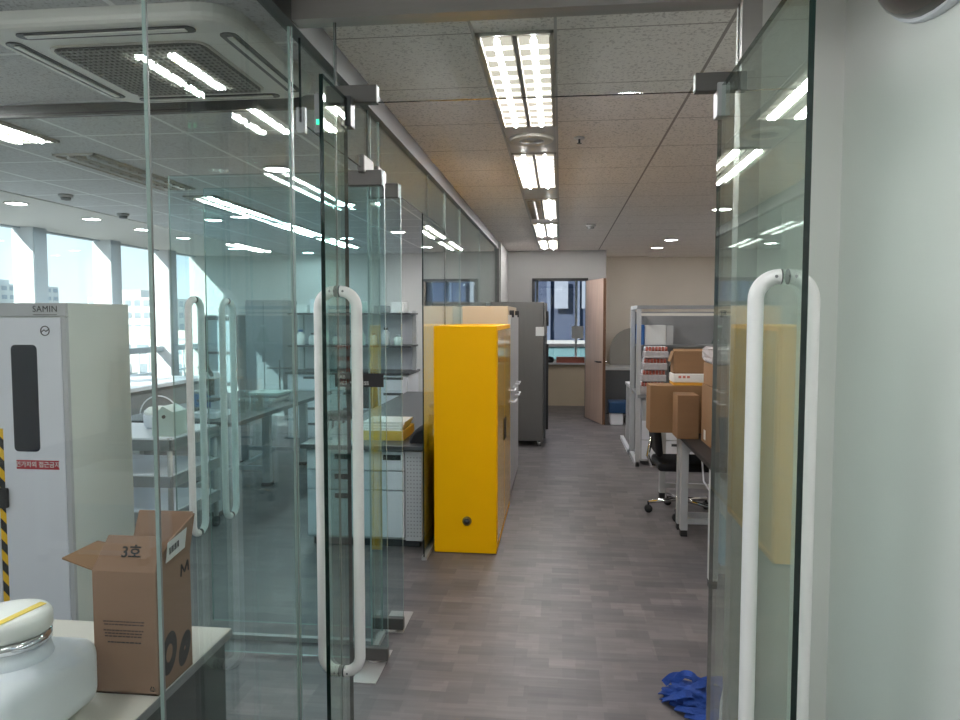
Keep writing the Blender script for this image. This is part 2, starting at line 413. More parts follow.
MB().box(WX-0.03, WX+0.03, 9.74, 9.80, 0, H).build('end_post', RAIL, wl)
for (a, b) in ((-3.1, 2.234), (3.16, 3.355), (4.44, 9.74)):
    MB().box(WX-0.016, WX+0.016, a, b, 0.0, 0.022).build('floor_channel', STEEL, wl)
for yy in (3.13, 3.37):
    MB().box(WX-0.016, WX+0.016, yy-0.08, yy+0.08, ZT-0.02, ZT+0.055, 0.006).build('patch_fitting', PATCH, wl)
MB().box(WX-0.015, WX+0.015, 2.33, 2.352, ZT-0.035, ZT+0.05, 0.003).build('patch_fitting', LGREY, wl)

# glass partition P2 between the two open doors
wp = sthing('wall_partition', (-3, 3.25, 0))
MB().box(-6, WX-0.022, 3.235, 3.265, 2.495, H).build('ceiling_rail', RAIL, wp)
for a, b in ((-6, -4.4), (-4.395, -3.0), (-2.995, WX-0.01)):
    MB().pane(a, b, 3.244, 3.256, 0.02, 2.50).build('glass_panel', [GLASS, GEDGEL], wp)
for x in (-4.3975, -2.9975):
    MB().box(x-0.0025, x+0.0025, 3.245, 3.255, 0.02, 2.495).build('silicone_joint', SILICONE, wp)
MB().box(-6, WX-0.01, 3.236, 3.264, 0, 0.022).build('floor_channel', STEEL, wp)

# entrance frame P1
we = sthing('wall_entrance', (0, 2.24, 0))
MB().box(WX+0.022, 0.572, 2.205, 2.275, 2.462, H).build('header_rail', STEEL, we)
MB().box(0.516, 0.572, 2.205, 2.275, 0, 2.462).build('door_post', STEEL, we)
MB().pane(-0.70, 0.514, 2.234, 2.246, 2.213, 2.465).build('overpanel', [GLASS, GEDGE], we)
MB().pane(WX+0.008, -0.706, 2.234, 2.246, 0.02, 2.465).build('glass_panel', [GLASS, GEDGEL], we)
MB().box(WX-0.003, WX+0.003, 2.2365, 2.2435, 0.02, 2.46).build('silicone_joint', SILICONE, we)
MB().box(-0.7045, -0.7015, 2.236, 2.244, 0.02, 2.46).build('silicone_joint', SILICONE, we)
MB().box(WX, -0.70, 2.224, 2.256, 0, 0.022).build('floor_channel', STEEL, we)
MB().box(-0.727, -0.567, 2.222, 2.258, 2.210, 2.264, 0.003).build('patch_fitting', PATCH, we)
MB().box(0.39, 0.512, 2.222, 2.258, 2.210, 2.264, 0.003).build('patch_fitting', PATCH, we)

# ------------------------------------------------------------------ glass doors
def pull(parent, c, axis, zt, zb, r=0.0165, half=0.057, stand=0.0):
    # closed loop of two bent tubes that meet on either side of the pane
    zt -= r; zb += r
    def P_(u, z): return (c[0]+u, c[1], z) if axis == 'x' else (c[0], c[1]+u, z)
    for sgn in (-1, 1):
        pts = [P_(sgn*0.0085, zb)]
        for k in range(0, 9):
            a = -PI/2+k*PI/16; pts.append(P_(sgn*(half-0.048+0.048*math.cos(a)), zb+0.048+0.048*math.sin(a)))
        for k in range(0, 9):
            a = k*PI/16; pts.append(P_(sgn*(half-0.048+0.048*math.cos(a)), zt-0.048+0.048*math.sin(a)))
        pts.append(P_(sgn*0.0085, zt))
        h = MB().tube(pts, r, 18).build('pull_handle', HANDLE, parent)
        col = MB()
        for z in (zt, zb):
            if axis == 'x': col.cyl(P_(sgn*0.0062, z), P_(sgn*0.0085, z), r*1.0, n=18)
            else: col.cyl(P_(sgn*0.0062, z), P_(sgn*0.0085, z), r*1.0, n=18)
        col.build('gasket_ring', BLACK, h)
        sc = MB()
        for z in (zt, zb):
            q = P_(sgn*0.02, z); 
            if axis == 'x': sc.cyl((q[0], q[1]-r*1.03, q[2]), (q[0], q[1]-r*0.9, q[2]), 0.0035, n=8)
        if axis == 'x': sc.build('grub_screw', MGREY, h)
        else: sc.bm.free()
d = thing('door_1', 'wide glass entrance door standing open beside the off-white wall, tall white pull handle', 'glass door', (0.47, 2.24, 0), None, 'structure')
MB().pane(0.464, 0.476, 1.462, 2.262, 0.012, 2.222).build('glass_leaf', [GLASSDOOR, GEDGE], d)
MB().box(0.4685, 0.4715, 2.2622, 2.268, 0.012, 2.21).build('edge_seal', WHITE, d)
pull(d, (0.47, 1.595), 'x', 1.650, 0.46)
MB().box(0.452, 0.488, 2.212, 2.268, 2.135, 2.232, 0.003).build('patch_fitting', LGREY, d)
MB().box(0.452, 0.488, 2.10, 2.266, 0.006, 0.06, 0.003).build('patch_fitting', PATCH, d)
d = thing('door_2', 'narrow glass entrance door standing open on the left, tall white pull handle', 'glass door', (-0.655, 2.24, 0), None, 'structure')
MB().pane(-0.661, -0.649, 1.958, 2.185, 0.012, 2.212).build('glass_leaf', [GLASSDOOR, GEDGE], d)
pull(d, (-0.655, 2.085), 'x', 1.640, 0.452)
MB().box(-0.671, -0.639, 2.185, 2.232, 2.13, 2.222, 0.003).build('patch_fitting', DGREY, d)
MB().box(-0.673, -0.637, 2.08, 2.222, 0.006, 0.06, 0.003).build('patch_fitting', PATCH, d)
lk = MB().box(-0.678, -0.662, 1.966, 2.01, 2.055, 2.165, 0.003).build('lock_case', MGREY, d)
MB().box(-0.672, -0.664, 1.9640, 1.9665, 2.078, 2.092).build('indicator', LED, lk)
def inner_door(nm, label, y, zb):
    d = thing(nm, label, 'glass door', (-0.82, y, 0), None, 'structure')
    MB().pane(-1.74, -0.757, y-0.006, y+0.006, 0.012, 2.175).build('glass_leaf', [GLASSLEAF, GEDGEL], d)
    pull(d, (-1.632, y), 'y', 1.640, zb, 0.0155)
    MB().box(-0.915, -0.755, y-0.018, y+0.018, 0.012, 0.068, 0.003).build('patch_fitting', PATCH, d)
    MB().box(-0.915, -0.765, y-0.018, y+0.018, 2.112, 2.178, 0.003).build('patch_fitting', PATCH, d)
    MB().lathe([(0.03, 0.0), (0.03, 0.012)], (-0.82, y, 0.0), 16).build('floor_pivot', STEEL, d)
    return d
da = inner_door('door_3', 'open glass lab door with the black notice, nearer of the inner pair', 3.09, 0.548)
db = inner_door('door_4', 'open glass lab door behind the partition, farther of the inner pair', 3.41, 0.54)
pl = MB().box(-0.985, -0.766, 3.082, 3.0835, 1.24, 1.30).build('door_notice', BLACK, da)
text('notice_lettering', 'LAB E', 0.022, PAPER, pl, (-0.975, 3.0812, 1.283), (1, 0, 0), (0, 0, 1), align='LEFT')
text('notice_lettering', 'WET PROCESS', 0.022, PAPER, pl, (-0.975, 3.0812, 1.256), (1, 0, 0), (0, 0, 1), align='LEFT')
struct('trim_1', MB().box(-0.872, -0.763, 2.89, 3.20, 0.0, 0.004, 0.001), STEEL)
struct('trim_2', MB().box(-0.872, -0.755, 3.385, 3.64, 0.0, 0.004, 0.001), STEEL)

# wooden door at the end of the corridor
fr = MB(); fr.box(-0.43, -0.389, 11.13, 11.27, 0, 2.13); fr.box(-0.43, 0.40, 11.13, 11.27, 2.09, 2.13); fr.box(0.385, 0.42, 11.13, 11.27, 0, 2.13)
struct('trim_3', fr, BLACK)
d = thing('door_5', 'brown wooden door standing open at the end of the corridor', 'door', (0.385, 11.10, 0), None, 'structure')
hx, hy = 0.385, 11.10; ex, ey = 0.605, 10.33
L = math.hypot(ex-hx, ey-hy); ux, uy = (ex-hx)/L, (ey-hy)/L; nx, ny = -uy, ux
def slab(a, b, t0, t1, z0, z1):
    q = [(hx+ux*a+nx*t0, hy+uy*a+ny*t0), (hx+ux*b+nx*t0, hy+uy*b+ny*t0), (hx+ux*b+nx*t1, hy+uy*b+ny*t1), (hx+ux*a+nx*t1, hy+uy*a+ny*t1)]
    return MB().prism([(x, y, z0) for x, y in q], (0, 0, z1-z0))
slab(0, L-0.004, 0, 0.04, 0.01, 2.085).build('leaf', WOOD, d)
slab(L-0.004, L, 0, 0.04, 0.01, 2.085).build('leaf_edge', WOODE, d)
for t in (-0.05, 0.09):
    c = (hx+ux*(L-0.07)+nx*t, hy+uy*(L-0.07)+ny*t, 0.90)
    e = (hx+ux*(L-0.19)+nx*t, hy+uy*(L-0.19)+ny*t, 0.90)
    b = (hx+ux*(L-0.07)+nx*(0.0 if t < 0 else 0.04), hy+uy*(L-0.07)+ny*(0.0 if t < 0 else 0.04), 0.90)
    MB().tube([b, c], 0.011, 10).tube([c, e], 0.011, 10).build('lever_handle', CHROME if t > 0 else BLACK, d)

# ------------------------------------------------------------------ ceiling fixtures
def ceiling_light(x0, y0, label, lit=(True, True), ln=1.25, w=0.275, group='louvred ceiling lights'):
    t = thing('ceiling_light', label, 'ceiling light', (x0+w/2, y0+ln/2, H), group)
    fr = MB(); x1, y1 = x0+w, y0+ln
    fr.box(x0, x0+0.012, y0, y1, H-0.012, H-0.0005); fr.box(x1-0.012, x1, y0, y1, H-0.012, H-0.0005)
    fr.box(x0, x1, y0, y0+0.015, H-0.012, H-0.0005); fr.box(x0, x1, y1-0.015, y1, H-0.012, H-0.0005)
    fr.build('frame', LOUV, t)
    MB().box(x0+w/2-0.007, x0+w/2+0.007, y0+0.015, y1-0.015, H-0.012, H-0.0012).build('centre_bar', MGREY, t)
    for k in range(2):
        a = x0+0.012 if k == 0 else x0+w/2+0.007; b = x0+w/2-0.007 if k == 0 else x1-0.012
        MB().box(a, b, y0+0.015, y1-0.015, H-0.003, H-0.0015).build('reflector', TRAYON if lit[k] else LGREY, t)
        xm = (a+b)/2
        MB().cyl((xm, y0+0.05, H-0.015), (xm, y1-0.05, H-0.015), 0.011, n=8).build('tube', LAMP if lit[k] else LAMPOFF, t)
        lv = MB(); n = 11
        for i in range(1, n):
            yy = y0+0.015+(ln-0.03)*i/n
            lv.box(a, b, yy-0.0015, yy+0.0015, H-0.018, H-0.004)
        lv.box(a, a+0.004, y0+0.015, y1-0.015, H-0.018, H-0.004); lv.box(b-0.004, b, y0+0.015, y1-0.015, H-0.018, H-0.004)
        lv.build('louvre', LOUV, t)
    return t
CL = 'louvred ceiling lights over the corridor'
ceiling_light(-0.305, 2.60, 'lit twin-tube ceiling light nearest the glass doors', group=CL)
ceiling_light(-0.305, 4.49, 'lit twin-tube ceiling light just beyond the round speaker', group=CL, ln=1.17)
ceiling_light(-0.305, 6.21, 'ceiling light over the corridor with its left tube out', (False, True), group=CL)
ceiling_light(-0.305, 7.86, 'lit ceiling light over the fridge, second from the back door', group=CL)
ceiling_light(-0.305, 9.58, 'lit ceiling light nearest the back door', group=CL, ln=1.15)
LL = 'row of louvred ceiling lights in the lab'
ceiling_light(-3.12, 2.65, 'lit louvred lab ceiling light nearest the air conditioner', group=LL)
ceiling_light(-3.12, 4.2, 'unlit louvred lab ceiling light just beyond the partition', (False, False), group=LL)
ceiling_light(-3.12, 5.75, 'half-lit louvred lab ceiling light in the middle of its row', (False, True), group=LL)
ceiling_light(-3.12, 7.5, 'lit louvred lab ceiling light over the reagent shelves', group=LL)
ceiling_light(-3.12, 9.0, 'lit louvred lab ceiling light at the far end of its row', group=LL)
ceiling_light(2.75, 2.6, 'added unseen ceiling light over the right-hand room, nearer one')  # out of view, added to light the right-hand room
ceiling_light(2.65, 9.5, 'lit ceiling light over the right-hand room, farther one')
ceiling_light(-0.16, -1.9, 'added unseen ceiling light over the hall behind the viewer')  # added behind the camera to brighten the hall wall
ceiling_light(-3.12, -0.9, 'lit louvred ceiling light in the side room behind the viewer')
ceiling_light(-2.1, 0.2, 'added unseen louvred ceiling light in the side room above the low cabinet')  # extra fixture out of frame, added to lift the side room
t = thing('ceiling_speaker', 'round grey ceiling speaker in a panel between two corridor lights', 'speaker', (-0.17, 4.18, H))
MB().box(-0.305, -0.03, 3.88, 4.46, H-0.006, H-0.0005).build('panel', LGREY, t)
MB().lathe([(0.118, H-0.022), (0.125, H-0.006), (0.10, H-0.006)], (-0.165, 4.12, 0), 28).build('rim', OFFW, t)
MB().lathe([(0.0, H-0.026), (0.105, H-0.020), (0.105, H-0.012)], (-0.165, 4.12, 0), 28).build('grille', MGREY, t)
struct('trim_4', MB().box(-0.305, -0.03, 5.68, 6.19, H-0.006, H-0.0005), LGREY)
struct('trim_5', MB().box(-0.028, -0.018, 2.3, 11.1, H-0.008, H-0.0005).box(-0.318, -0.308, 2.3, 11.1, H-0.008, H-0.0005), LGREY)
def downlight(x, y, label, group):
    t = thing('downlight', label, 'downlight', (x, y, H), group)
    MB().lathe([(0.095, H-0.009), (0.10, H-0.014), (0.085, H-0.018), (0.082, H-0.010)], (x, y, 0), 24).build('rim', OFFW, t)
    MB().lathe([(0.0, H-0.013), (0.082, H-0.013), (0.082, H-0.0095)], (x, y, 0), 24).build('lens', DOWN, t)
for y, l in ((4.9, 'first'), (5.92, 'second'), (6.95, 'third'), (7.85, 'fourth'), (8.75, 'fifth'), (10.2, 'sixth')):
    downlight(-4.75, y, 'round white downlight by the windows, %s along the white ceiling strip' % l, 'downlights along the windows')
for y, l in ((4.75, 'nearest the partition'), (6.3, 'second from the partition'), (8.4, 'third from the partition'), (10.25, 'nearest the high blue window')):
    downlight(-1.9, y, 'round white downlight in the lab row beside the corridor glass, '+l, 'downlights beside the corridor glass')
for x, y, l in ((-3.55, 7.15, 'over the middle of the lab'), (-2.7, 9.0, 'over the reagent shelf bench'), (-3.9, 10.95, 'near the tall grey cabinet')):
    downlight(x, y, 'round white downlight '+l, 'downlights in the lab')
downlight(1.42, 9.65, 'nearer of two round downlights at the back of the right-hand room', 'downlights in the right-hand room')
downlight(1.39, 10.74, 'farther of two round downlights at the back of the right-hand room', 'downlights in the right-hand room')
downlight(1.48, 6.96, 'round downlight above the box tables in the right-hand room', 'downlights in the right-hand room')
for x, y, l in ((0.30, 1.1, 'nearest the glass doors'), (0.30, 0.0, 'above the viewer'), (0.30, -1.0, 'behind the viewer')):
    downlight(x, y, 'added unseen round downlight over the hall, '+l, 'added downlights in the hall')  # unseen lamps added to brighten the right wall
for (x, y, l) in ((0.325, 8.05, 'small round smoke detector on the corridor ceiling'), (-4.05, 5.6, 'dark round detector on the lab ceiling, nearer one'), (-4.25, 6.7, 'grey round detector on the lab ceiling, farther one')):
    t = thing('smoke_detector', l, 'smoke detector', (x, y, H), 'ceiling detectors')
    MB().lathe([(0.055, H-0.0005), (0.055, H-0.02), (0.05, H-0.024)], (x, y, 0), 20).build('base', LGREY, t)
    MB().lathe([(0.04, H-0.024), (0.036, H-0.045), (0.0, H-0.05)], (x, y, 0), 20).build('sensor', MGREY if y < 8 else LGREY, t)
t = thing('sprinkler_head', 'tiny dark sprinkler head on the corridor ceiling beside the speaker', 'sprinkler', (0.10, 4.15, H))
MB().lathe([(0.03, H), (0.03, H-0.006), (0.012, H-0.01)], (0.10, 4.15, 0), 14).build('escutcheon', LGREY, t)
MB().lathe([(0.006, H-0.01), (0.006, H-0.03), (0.014, H-0.032), (0.014, H-0.034)], (0.10, 4.15, 0), 10).build('deflector', DGREY, t)

# ceiling cassette air conditioner
t = thing('air_conditioner', 'white four-way ceiling cassette air conditioner with a grey grille', 'air conditioner', (-1.50, 2.68, H))
ax0, ax1, ay0, ay1 = -1.965, -1.045, 2.245, 3.11
b = MB(); b.box(ax0, ax1, ay0, ay1, H-0.055, H-0.001, 0.0)
vs = [e for e in b.bm.edges if abs(e.verts[0].co.z-e.verts[1].co.z) > 0.01]
bmesh.ops.bevel(b.bm, geom=vs, offset=0.13, segments=6, affect='EDGES', profile=0.5)
es = [e for e in b.bm.edges if e.verts[0].co.z < H-0.05 and e.verts[1].co.z < H-0.05]
bmesh.ops.bevel(b.bm, geom=es, offset=0.025, segments=3, affect='EDGES', profile=0.5)
b.build('panel', ACW, t)
def rrect(x0, x1, y0, y1, r, z, n=5):
    pts = []
    for (cx, cy, a) in ((x1-r, y1-r, 0), (x0+r, y1-r, PI/2), (x0+r, y0+r, PI), (x1-r, y0+r, 1.5*PI)):
        for k in range(n+1): pts.append((cx+r*math.cos(a+k*PI/2/n), cy+r*math.sin(a+k*PI/2/n), z))
    return pts
gx0, gx1, gy0, gy1 = -1.80, -1.235, 2.42, 2.965
MB().prism(rrect(gx0-0.012, gx1+0.012, gy0-0.012, gy1+0.012, 0.06, H-0.060), (0, 0, 0.006)).build('grille_frame', OFFW, t)
gm = MB().prism(rrect(gx0, gx1, gy0, gy1, 0.05, H-0.063), (0, 0, 0.006)).build('grille', GRILLE, t)
gb = MB()
k = gx0+0.02
while k < gx1-0.01:
    gb.box(k, k+0.004, gy0+0.012, gy1-0.012, H-0.067, H-0.063); k += 0.021
k = gy0+0.02
while k < gy1-0.01:
    gb.box(gx0+0.012, gx1-0.012, k, k+0.006, H-0.067, H-0.063); k += 0.03
gb.build('grille_bars', mat('grille_bar', (0.40, 0.39, 0.36, 1), 0.5), gm)
for i, (a, b_, c, e) in enumerate(((-1.83, -1.20, ay0+0.045, ay0+0.10), (-1.83, -1.20, ay1-0.10, ay1-0.045), (ax0+0.04, ax0+0.10, 2.36, 3.0), (ax1-0.10, ax1-0.04, 2.36, 3.0))):
    sl = MB().prism(rrect(a, b_, c, e, 0.026, H-0.058), (0, 0, 0.004)).build('air_slot', BLACK, t)
    m_ = MB()
    if i < 2: m_.box(a+0.03, b_-0.03, (c+e)/2-0.012, (c+e)/2+0.010, H-0.062, H-0.058, 0.001)
    else: m_.box((a+b_)/2-0.010, (a+b_)/2+0.012, c+0.03, e-0.03, H-0.062, H-0.058, 0.001)
    m_.build('vane', ACW, sl)

# ------------------------------------------------------------------ side room: low cabinet, box, carboy, reagent cabinet
t = thing('low_cabinet', 'low cabinet with pale worktop and dark side panel behind the left glass', 'cabinet', (-1.28, 1.47, 0))
TZ = 0.645
MB().box(-1.60, -0.96, 1.02, 1.945, 0.05, TZ-0.025).build('body', DPANEL, t)
MB().box(-1.615, -0.945, 1.0, 1.958, TZ-0.025, TZ, 0.002).build('worktop', OFFW, t)
e_ = MB()
for k in range(9): e_.lathe([(0.006, 0), (0.006, 0.003)], (-0.945, 1.06+k*0.105, TZ-0.012), 8, 'x')
e_.box(-0.9445, -0.942, 1.0, 1.958, TZ-0.024, TZ-0.002)
e_.build('edge_strip', MGREY, t)
MB().box(-1.58, -0.98, 1.04, 1.93, 0, 0.05).build('plinth', BLACK, t)
for i in range(2):
    dd = MB().box(-1.59+i*0.31, -1.285+i*0.31, 1.945, 1.957, 0.08, TZ-0.03, 0.002).build('door', DPANEL, t)
    MB().box(-1.31+i*0.06, -1.295+i*0.06, 1.957, 1.98, 0.35, 0.50, 0.003).build('pull', CHROME, dd)

t = thing('cardboard_box', 'tall open cardboard box printed 3호 on the low cabinet', 'box', (-1.025, 1.655, TZ+0.001))
bx0, bx1, by0, by1, bz = -1.105, -0.945, 1.575, 1.735, TZ+0.001
zt = 0.945; th = 0.004
b = MB(); b.box(bx0, bx1, by0, by0+th, bz, zt); b.box(bx0, bx1, by1-th, by1, bz, zt); b.box(bx0, bx0+th, by0+th, by1-th, bz, zt); b.box(bx1-th, bx1, by0+th, by1-th, bz, zt); b.box(bx0, bx1, by0, by1, bz, bz+th)
body = b.build('body', CARD3, t)
MB().prism([(bx0, by0, zt), (bx1, by0, zt), (bx1-0.004, by0+0.028, zt+0.078), (bx0+0.026, by0+0.028, zt+0.078)], (0, th, 0)).build('front_flap', CARD3, t)
MB().prism([(bx0, by0, zt), (bx0, by1, zt), (bx0-0.085, by1-0.012, zt+0.020), (bx0-0.085, by0+0.012, zt+0.020)], (0, 0, th)).build('side_flap', CARD, t)
MB().prism([(bx0, by1-th, zt), (bx1, by1-th, zt), (bx1-0.002, by1+0.02, zt+0.098), (bx0+0.012, by1+0.02, zt+0.098)], (0, th, 0)).build('back_flap', CARD3, t)
sf = MB().prism([(bx1-th, by0+0.002, zt), (bx1-th, by1, zt), (bx1-th+0.006, by1+0.018, zt+0.095), (bx1-th+0.006, by0+0.055, zt+0.060)], (th, 0, 0)).build('side_flap', CARD3, t)
SXn = (0, 1, 0)
lab = MB().prism([(bx1+0.0082, 1.606, 0.958), (bx1+0.0082, 1.617, 1.004), (bx1+0.0082, 1.706, 1.017), (bx1+0.0082, 1.694, 0.969)], (0.001, 0, 0)).build('shipping_label', PAPER, sf)
bars = MB()
for k in range(11):
    y_ = 1.622+k*0.0042; bars.box(bx1+0.0092, bx1+0.0098, y_, y_+(0.0016 if k % 3 else 0.0028), 0.974+k*0.0007, 0.990+k*0.0007)
bars.build('barcode', INK, lab)
text('box_print', '3호', 0.036, INK, t, ((bx0+bx1)/2+0.012, by0+0.0145, zt+0.042), (1, 0, 0), (0, 0.34, 0.94), 0.0006, 0.0006)
for i, wd in enumerate((0.104, 0.100, 0.0, 0.104, 0.098, 0.098, 0.0, 0.084)):
    if wd:
        l_ = MB(); x_ = -0.5*wd
        while x_ < 0.5*wd-0.004:
            s_ = random.uniform(0.004, 0.012); l_.box(-1.028+x_, -1.028+min(x_+s_, 0.5*wd), by0-0.0006, by0, 0.822-i*0.0072, 0.8250-i*0.0072); x_ += s_+0.0018
        l_.build('printed_line', INKB if i < 7 else INK, t)
tri = MB()
for k in range(3):
    a = PI/2+k*2*PI/3; c_ = (-0.960, 0.662)
    p0 = (c_[0]+0.009*math.cos(a), c_[1]+0.009*math.sin(a)); p1 = (c_[0]+0.009*math.cos(a+2*PI/3), c_[1]+0.009*math.sin(a+2*PI/3))
    q0 = (p0[0]*0.82+p1[0]*0.18, p0[1]*0.82+p1[1]*0.18); q1 = (p0[0]*0.22+p1[0]*0.78, p0[1]*0.22+p1[1]*0.78)
    tri.tube([(q0[0], by0-0.0004, q0[1]), (q1[0], by0-0.0004, q1[1])], 0.0011, 6)
tri.build('recycling_mark', INK, t)
mm_ = MB()
for (a0, a1, b0, b1) in ((0.112, 0.896, 0.116, 0.925), (0.116, 0.925, 0.130, 0.903), (0.130, 0.903, 0.146, 0.928), (0.146, 0.928, 0.149, 0.901)):
    mm_.tube([(bx1+0.0006, by0+a0, a1), (bx1+0.0006, by0+b0, b1)], 0.0022, 6)
mm_.build('letter_mark', INK, t)
sw = MB()
def leafp(cy, cz, ry, rz, tilt, hole):
    pts = []
    for k in range(24):
        a = 2*PI*k/24; u, v = ry*math.cos(a), rz*math.sin(a)
        pts.append((bx1+0.0003, cy+u*math.cos(tilt)-v*math.sin(tilt), cz+u*math.sin(tilt)+v*math.cos(tilt)))
    n = len(pts)
    o_ = [sw.bm.verts.new(Vector(p)+Vector((0.0006, 0, 0))) for p in pts]
    if hole:
        i_ = [sw.bm.verts.new(Vector((p[0]+0.0006, cy+(p[1]-cy)*hole, cz+(p[2]-cz)*hole))) for p in pts]
        for k in range(n): sw.bm.faces.new((o_[k], o_[(k+1) % n], i_[(k+1) % n], i_[k]))
    else: sw.bm.faces.new(o_)
leafp(by0+0.050, 0.728, 0.034, 0.052, -0.25, 0.42); leafp(by0+0.122, 0.708, 0.026, 0.044, -0.45, 0.12)
sw.build('swirl_logo', INK, t)

t = thing('carboy', 'white plastic carboy with a clamped lid on the low cabinet, left of the box', 'carboy', (-1.195, 1.42, TZ+0.001))
cxx, cyy, z0 = -1.195, 1.42, TZ+0.001
b = MB(); b.box(cxx-0.20, cxx+0.128, cyy-0.17, cyy+0.135, z0, z0+0.158, 0.04, 0, 6)
for f in b.bm.faces: f.smooth = True
b.build('body', JUG, t)
MB().lathe([(0.088, z0+0.145), (0.080, z0+0.175), (0.074, z0+0.205)], (cxx, cyy, 0), 36).build('neck', JUG, t)
MB().lathe([(0.076, z0+0.190), (0.082, z0+0.192), (0.082, z0+0.212), (0.076, z0+0.214)], (cxx, cyy, 0), 36).build('clamp_band', CHROME, t)
lid = MB().lathe([(0.078, z0+0.214), (0.084, z0+0.220), (0.084, z0+0.248), (0.078, z0+0.257), (0.060, z0+0.259), (0.0, z0+0.2595)], (cxx, cyy, 0), 40).build('lid', LIDW, t)
MB().prism([(cxx+0.018, cyy-0.072, z0+0.2597), (cxx+0.036, cyy-0.066, z0+0.2597), (cxx+0.052, cyy+0.050, z0+0.2597), (cxx+0.032, cyy+0.056, z0+0.2597)], (0, 0, 0.001)).build('yellow_tape', TAPEY, lid)
MB().tube([(cxx+0.060, cyy-0.066, z0+0.208), (cxx+0.082, cyy-0.058, z0+0.210), (cxx+0.104, cyy-0.020, z0+0.220)], 0.007, 8).build('clamp_lever', CHROME, t)

t = thing('reagent_cabinet', 'tall pale grey reagent cabinet with a dark slot window and red notice', 'cabinet', (-2.34, 2.98, 0))
sx0, sx1, sy0, sy1, sz = -2.66, -2.02, 2.765, 3.205, 1.605
MB().box(sx0, sx1, sy0+0.018, sy1, 0.0, sz, 0.004).build('body', CABGREY, t)
MB().box(sx0, sx1, sy0+0.004, sy0+0.018, sz-0.055, sz, 0.002).build('fascia', LGREY, t)
MB().box(sx1-0.02, sx1+0.001, sy0, sy0+0.018, 0.02, sz-0.058, 0.002).build('front_stile', LGREY, t)
for k, (a, b_) in enumerate(((-2.345, -2.042), (-2.655, -2.35))):
    dr = MB().box(a, b_, sy0, sy0+0.017, 0.03, sz-0.060, 0.003).build('door', WHITE, t)
    wx0, wx1 = (-2.268, -2.152) if k == 0 else (-2.55, -2.434)
    MB().prism([(x, sy0-0.0015, z) for x, z, _ in rrect(wx0, wx1, 0.985, 1.432, 0.02, 0)], (0, 0.003, 0)).build('slot_window', DARKWIN, dr)
    if k == 0:
        MB().box(-2.345, -2.318, sy0-0.001, sy0, 0.20, 1.08).build('hazard_tape', HAZ, dr)
        MB().box(-2.345, -2.300, sy0-0.022, sy0, 0.745, 0.83, 0.006).build('latch', BLACK, dr)
        st = MB().box(-2.262, -2.070, sy0-0.0008, sy0, 0.911, 0.949).build('red_notice', RED, dr)
        text('notice_lettering', '인가자외 접근금지', 0.0262, PAPER, st, (-2.166, sy0-0.0012, 0.930), (1, 0, 0), (0, 0, 1), 0.0003, 0.0004)
        rg = MB().tube(arc((-2.112, sy0-0.001, 1.490), 0.019, 0, 2*PI*23/24, 23), 0.0018, 6, closed=True)
        rg.tube([(-2.127, sy0-0.001, 1.486), (-2.116, sy0-0.001, 1.494), (-2.108, sy0-0.001, 1.487), (-2.097, sy0-0.001, 1.495)], 0.002, 6)
        rg.build('round_badge', INK, dr)
text('maker_lettering', 'SAMIN', 0.036, INK, t, (-2.112, sy0+0.0032, sz-0.026), (1, 0, 0), (0, 0, 1), 0.0005, 0.0, 1.08)
MB().box(-2.165, -2.06, sy0+0.003, sy0+0.004, sz-0.050, sz-0.0475).build('maker_underline', INK, t)

# ------------------------------------------------------------------ corridor, left side
t = thing('safety_cabinet', 'bright yellow flammables safety cabinet standing side-on in the corridor', 'cabinet', (-0.60, 5.2, 0))
yx0, yx1, yy0, yy1, yz = -0.812, -0.402, 4.6, 5.84, 1.488
YELLOWD = mat('yellow_gloss_door', (0.80, 0.45, 0.006, 1), 0.10, 0, 0.02, spec=0.9)
MB().box(yx0, yx1, yy0, yy1, 0.004, yz, 0.005).build('body', YELLOW, t)
MB().box(yx0+0.02, yx1-0.02, yy0+0.03, yy1-0.03, 0, 0.004).build('plinth', DGREY, t)
for i in range(2):
    a = yy0+0.03+i*0.595
    dr = MB().box(yx1, yx1+0.005, a, a+0.585, 0.06, yz-0.03, 0.002).build('door', YELLOWD, t)
    MB().box(yx1+0.005, yx1+0.012, a+(0.50 if i == 0 else 0.02), a+(0.56 if i == 0 else 0.08), 0.66, 0.82, 0.004).build('paddle_handle', BLACK, dr)
bg = MB().lathe([(0.030, 0), (0.030, -0.006), (0.024, -0.010)], (-0.595, yy0, 0.217), 20, 'y').build('vent_bung', mat('brass_ring', (0.25, 0.17, 0.05, 1), 0.4, 0.8), t)
MB().lathe([(0.020, -0.0101), (0.020, -0.014), (0.0, -0.015)], (-0.595, yy0, 0.217), 16, 'y').build('bung_plug', BLACK, bg)

t = thing('storage_cabinet', 'cream and grey cabinet between the yellow cabinet and the fridge', 'cabinet', (-0.63, 6.52, 0))
MB().box(-0.808, -0.428, 5.96, 7.10, 0.0, 1.634, 0.004).build('body', CREAM, t)
for i in range(2):
    a = 5.965+i*0.57
    dr = MB().box(-0.428, -0.406, a, a+0.562, 0.06, 1.56, 0.003).build('door', LGREY, t)
    for z in (0.93, 0.83):
        MB().tube([(-0.406, a+0.06, z), (-0.372, a+0.06, z), (-0.372, a+0.30, z), (-0.406, a+0.30, z)], 0.007, 8).build('pull', WHITE, dr)
for y in (6.12, 6.9): MB().box(-0.428, -0.39, y, y+0.05, 1.54, 1.60, 0.003).build('hinge', BLACK, t)

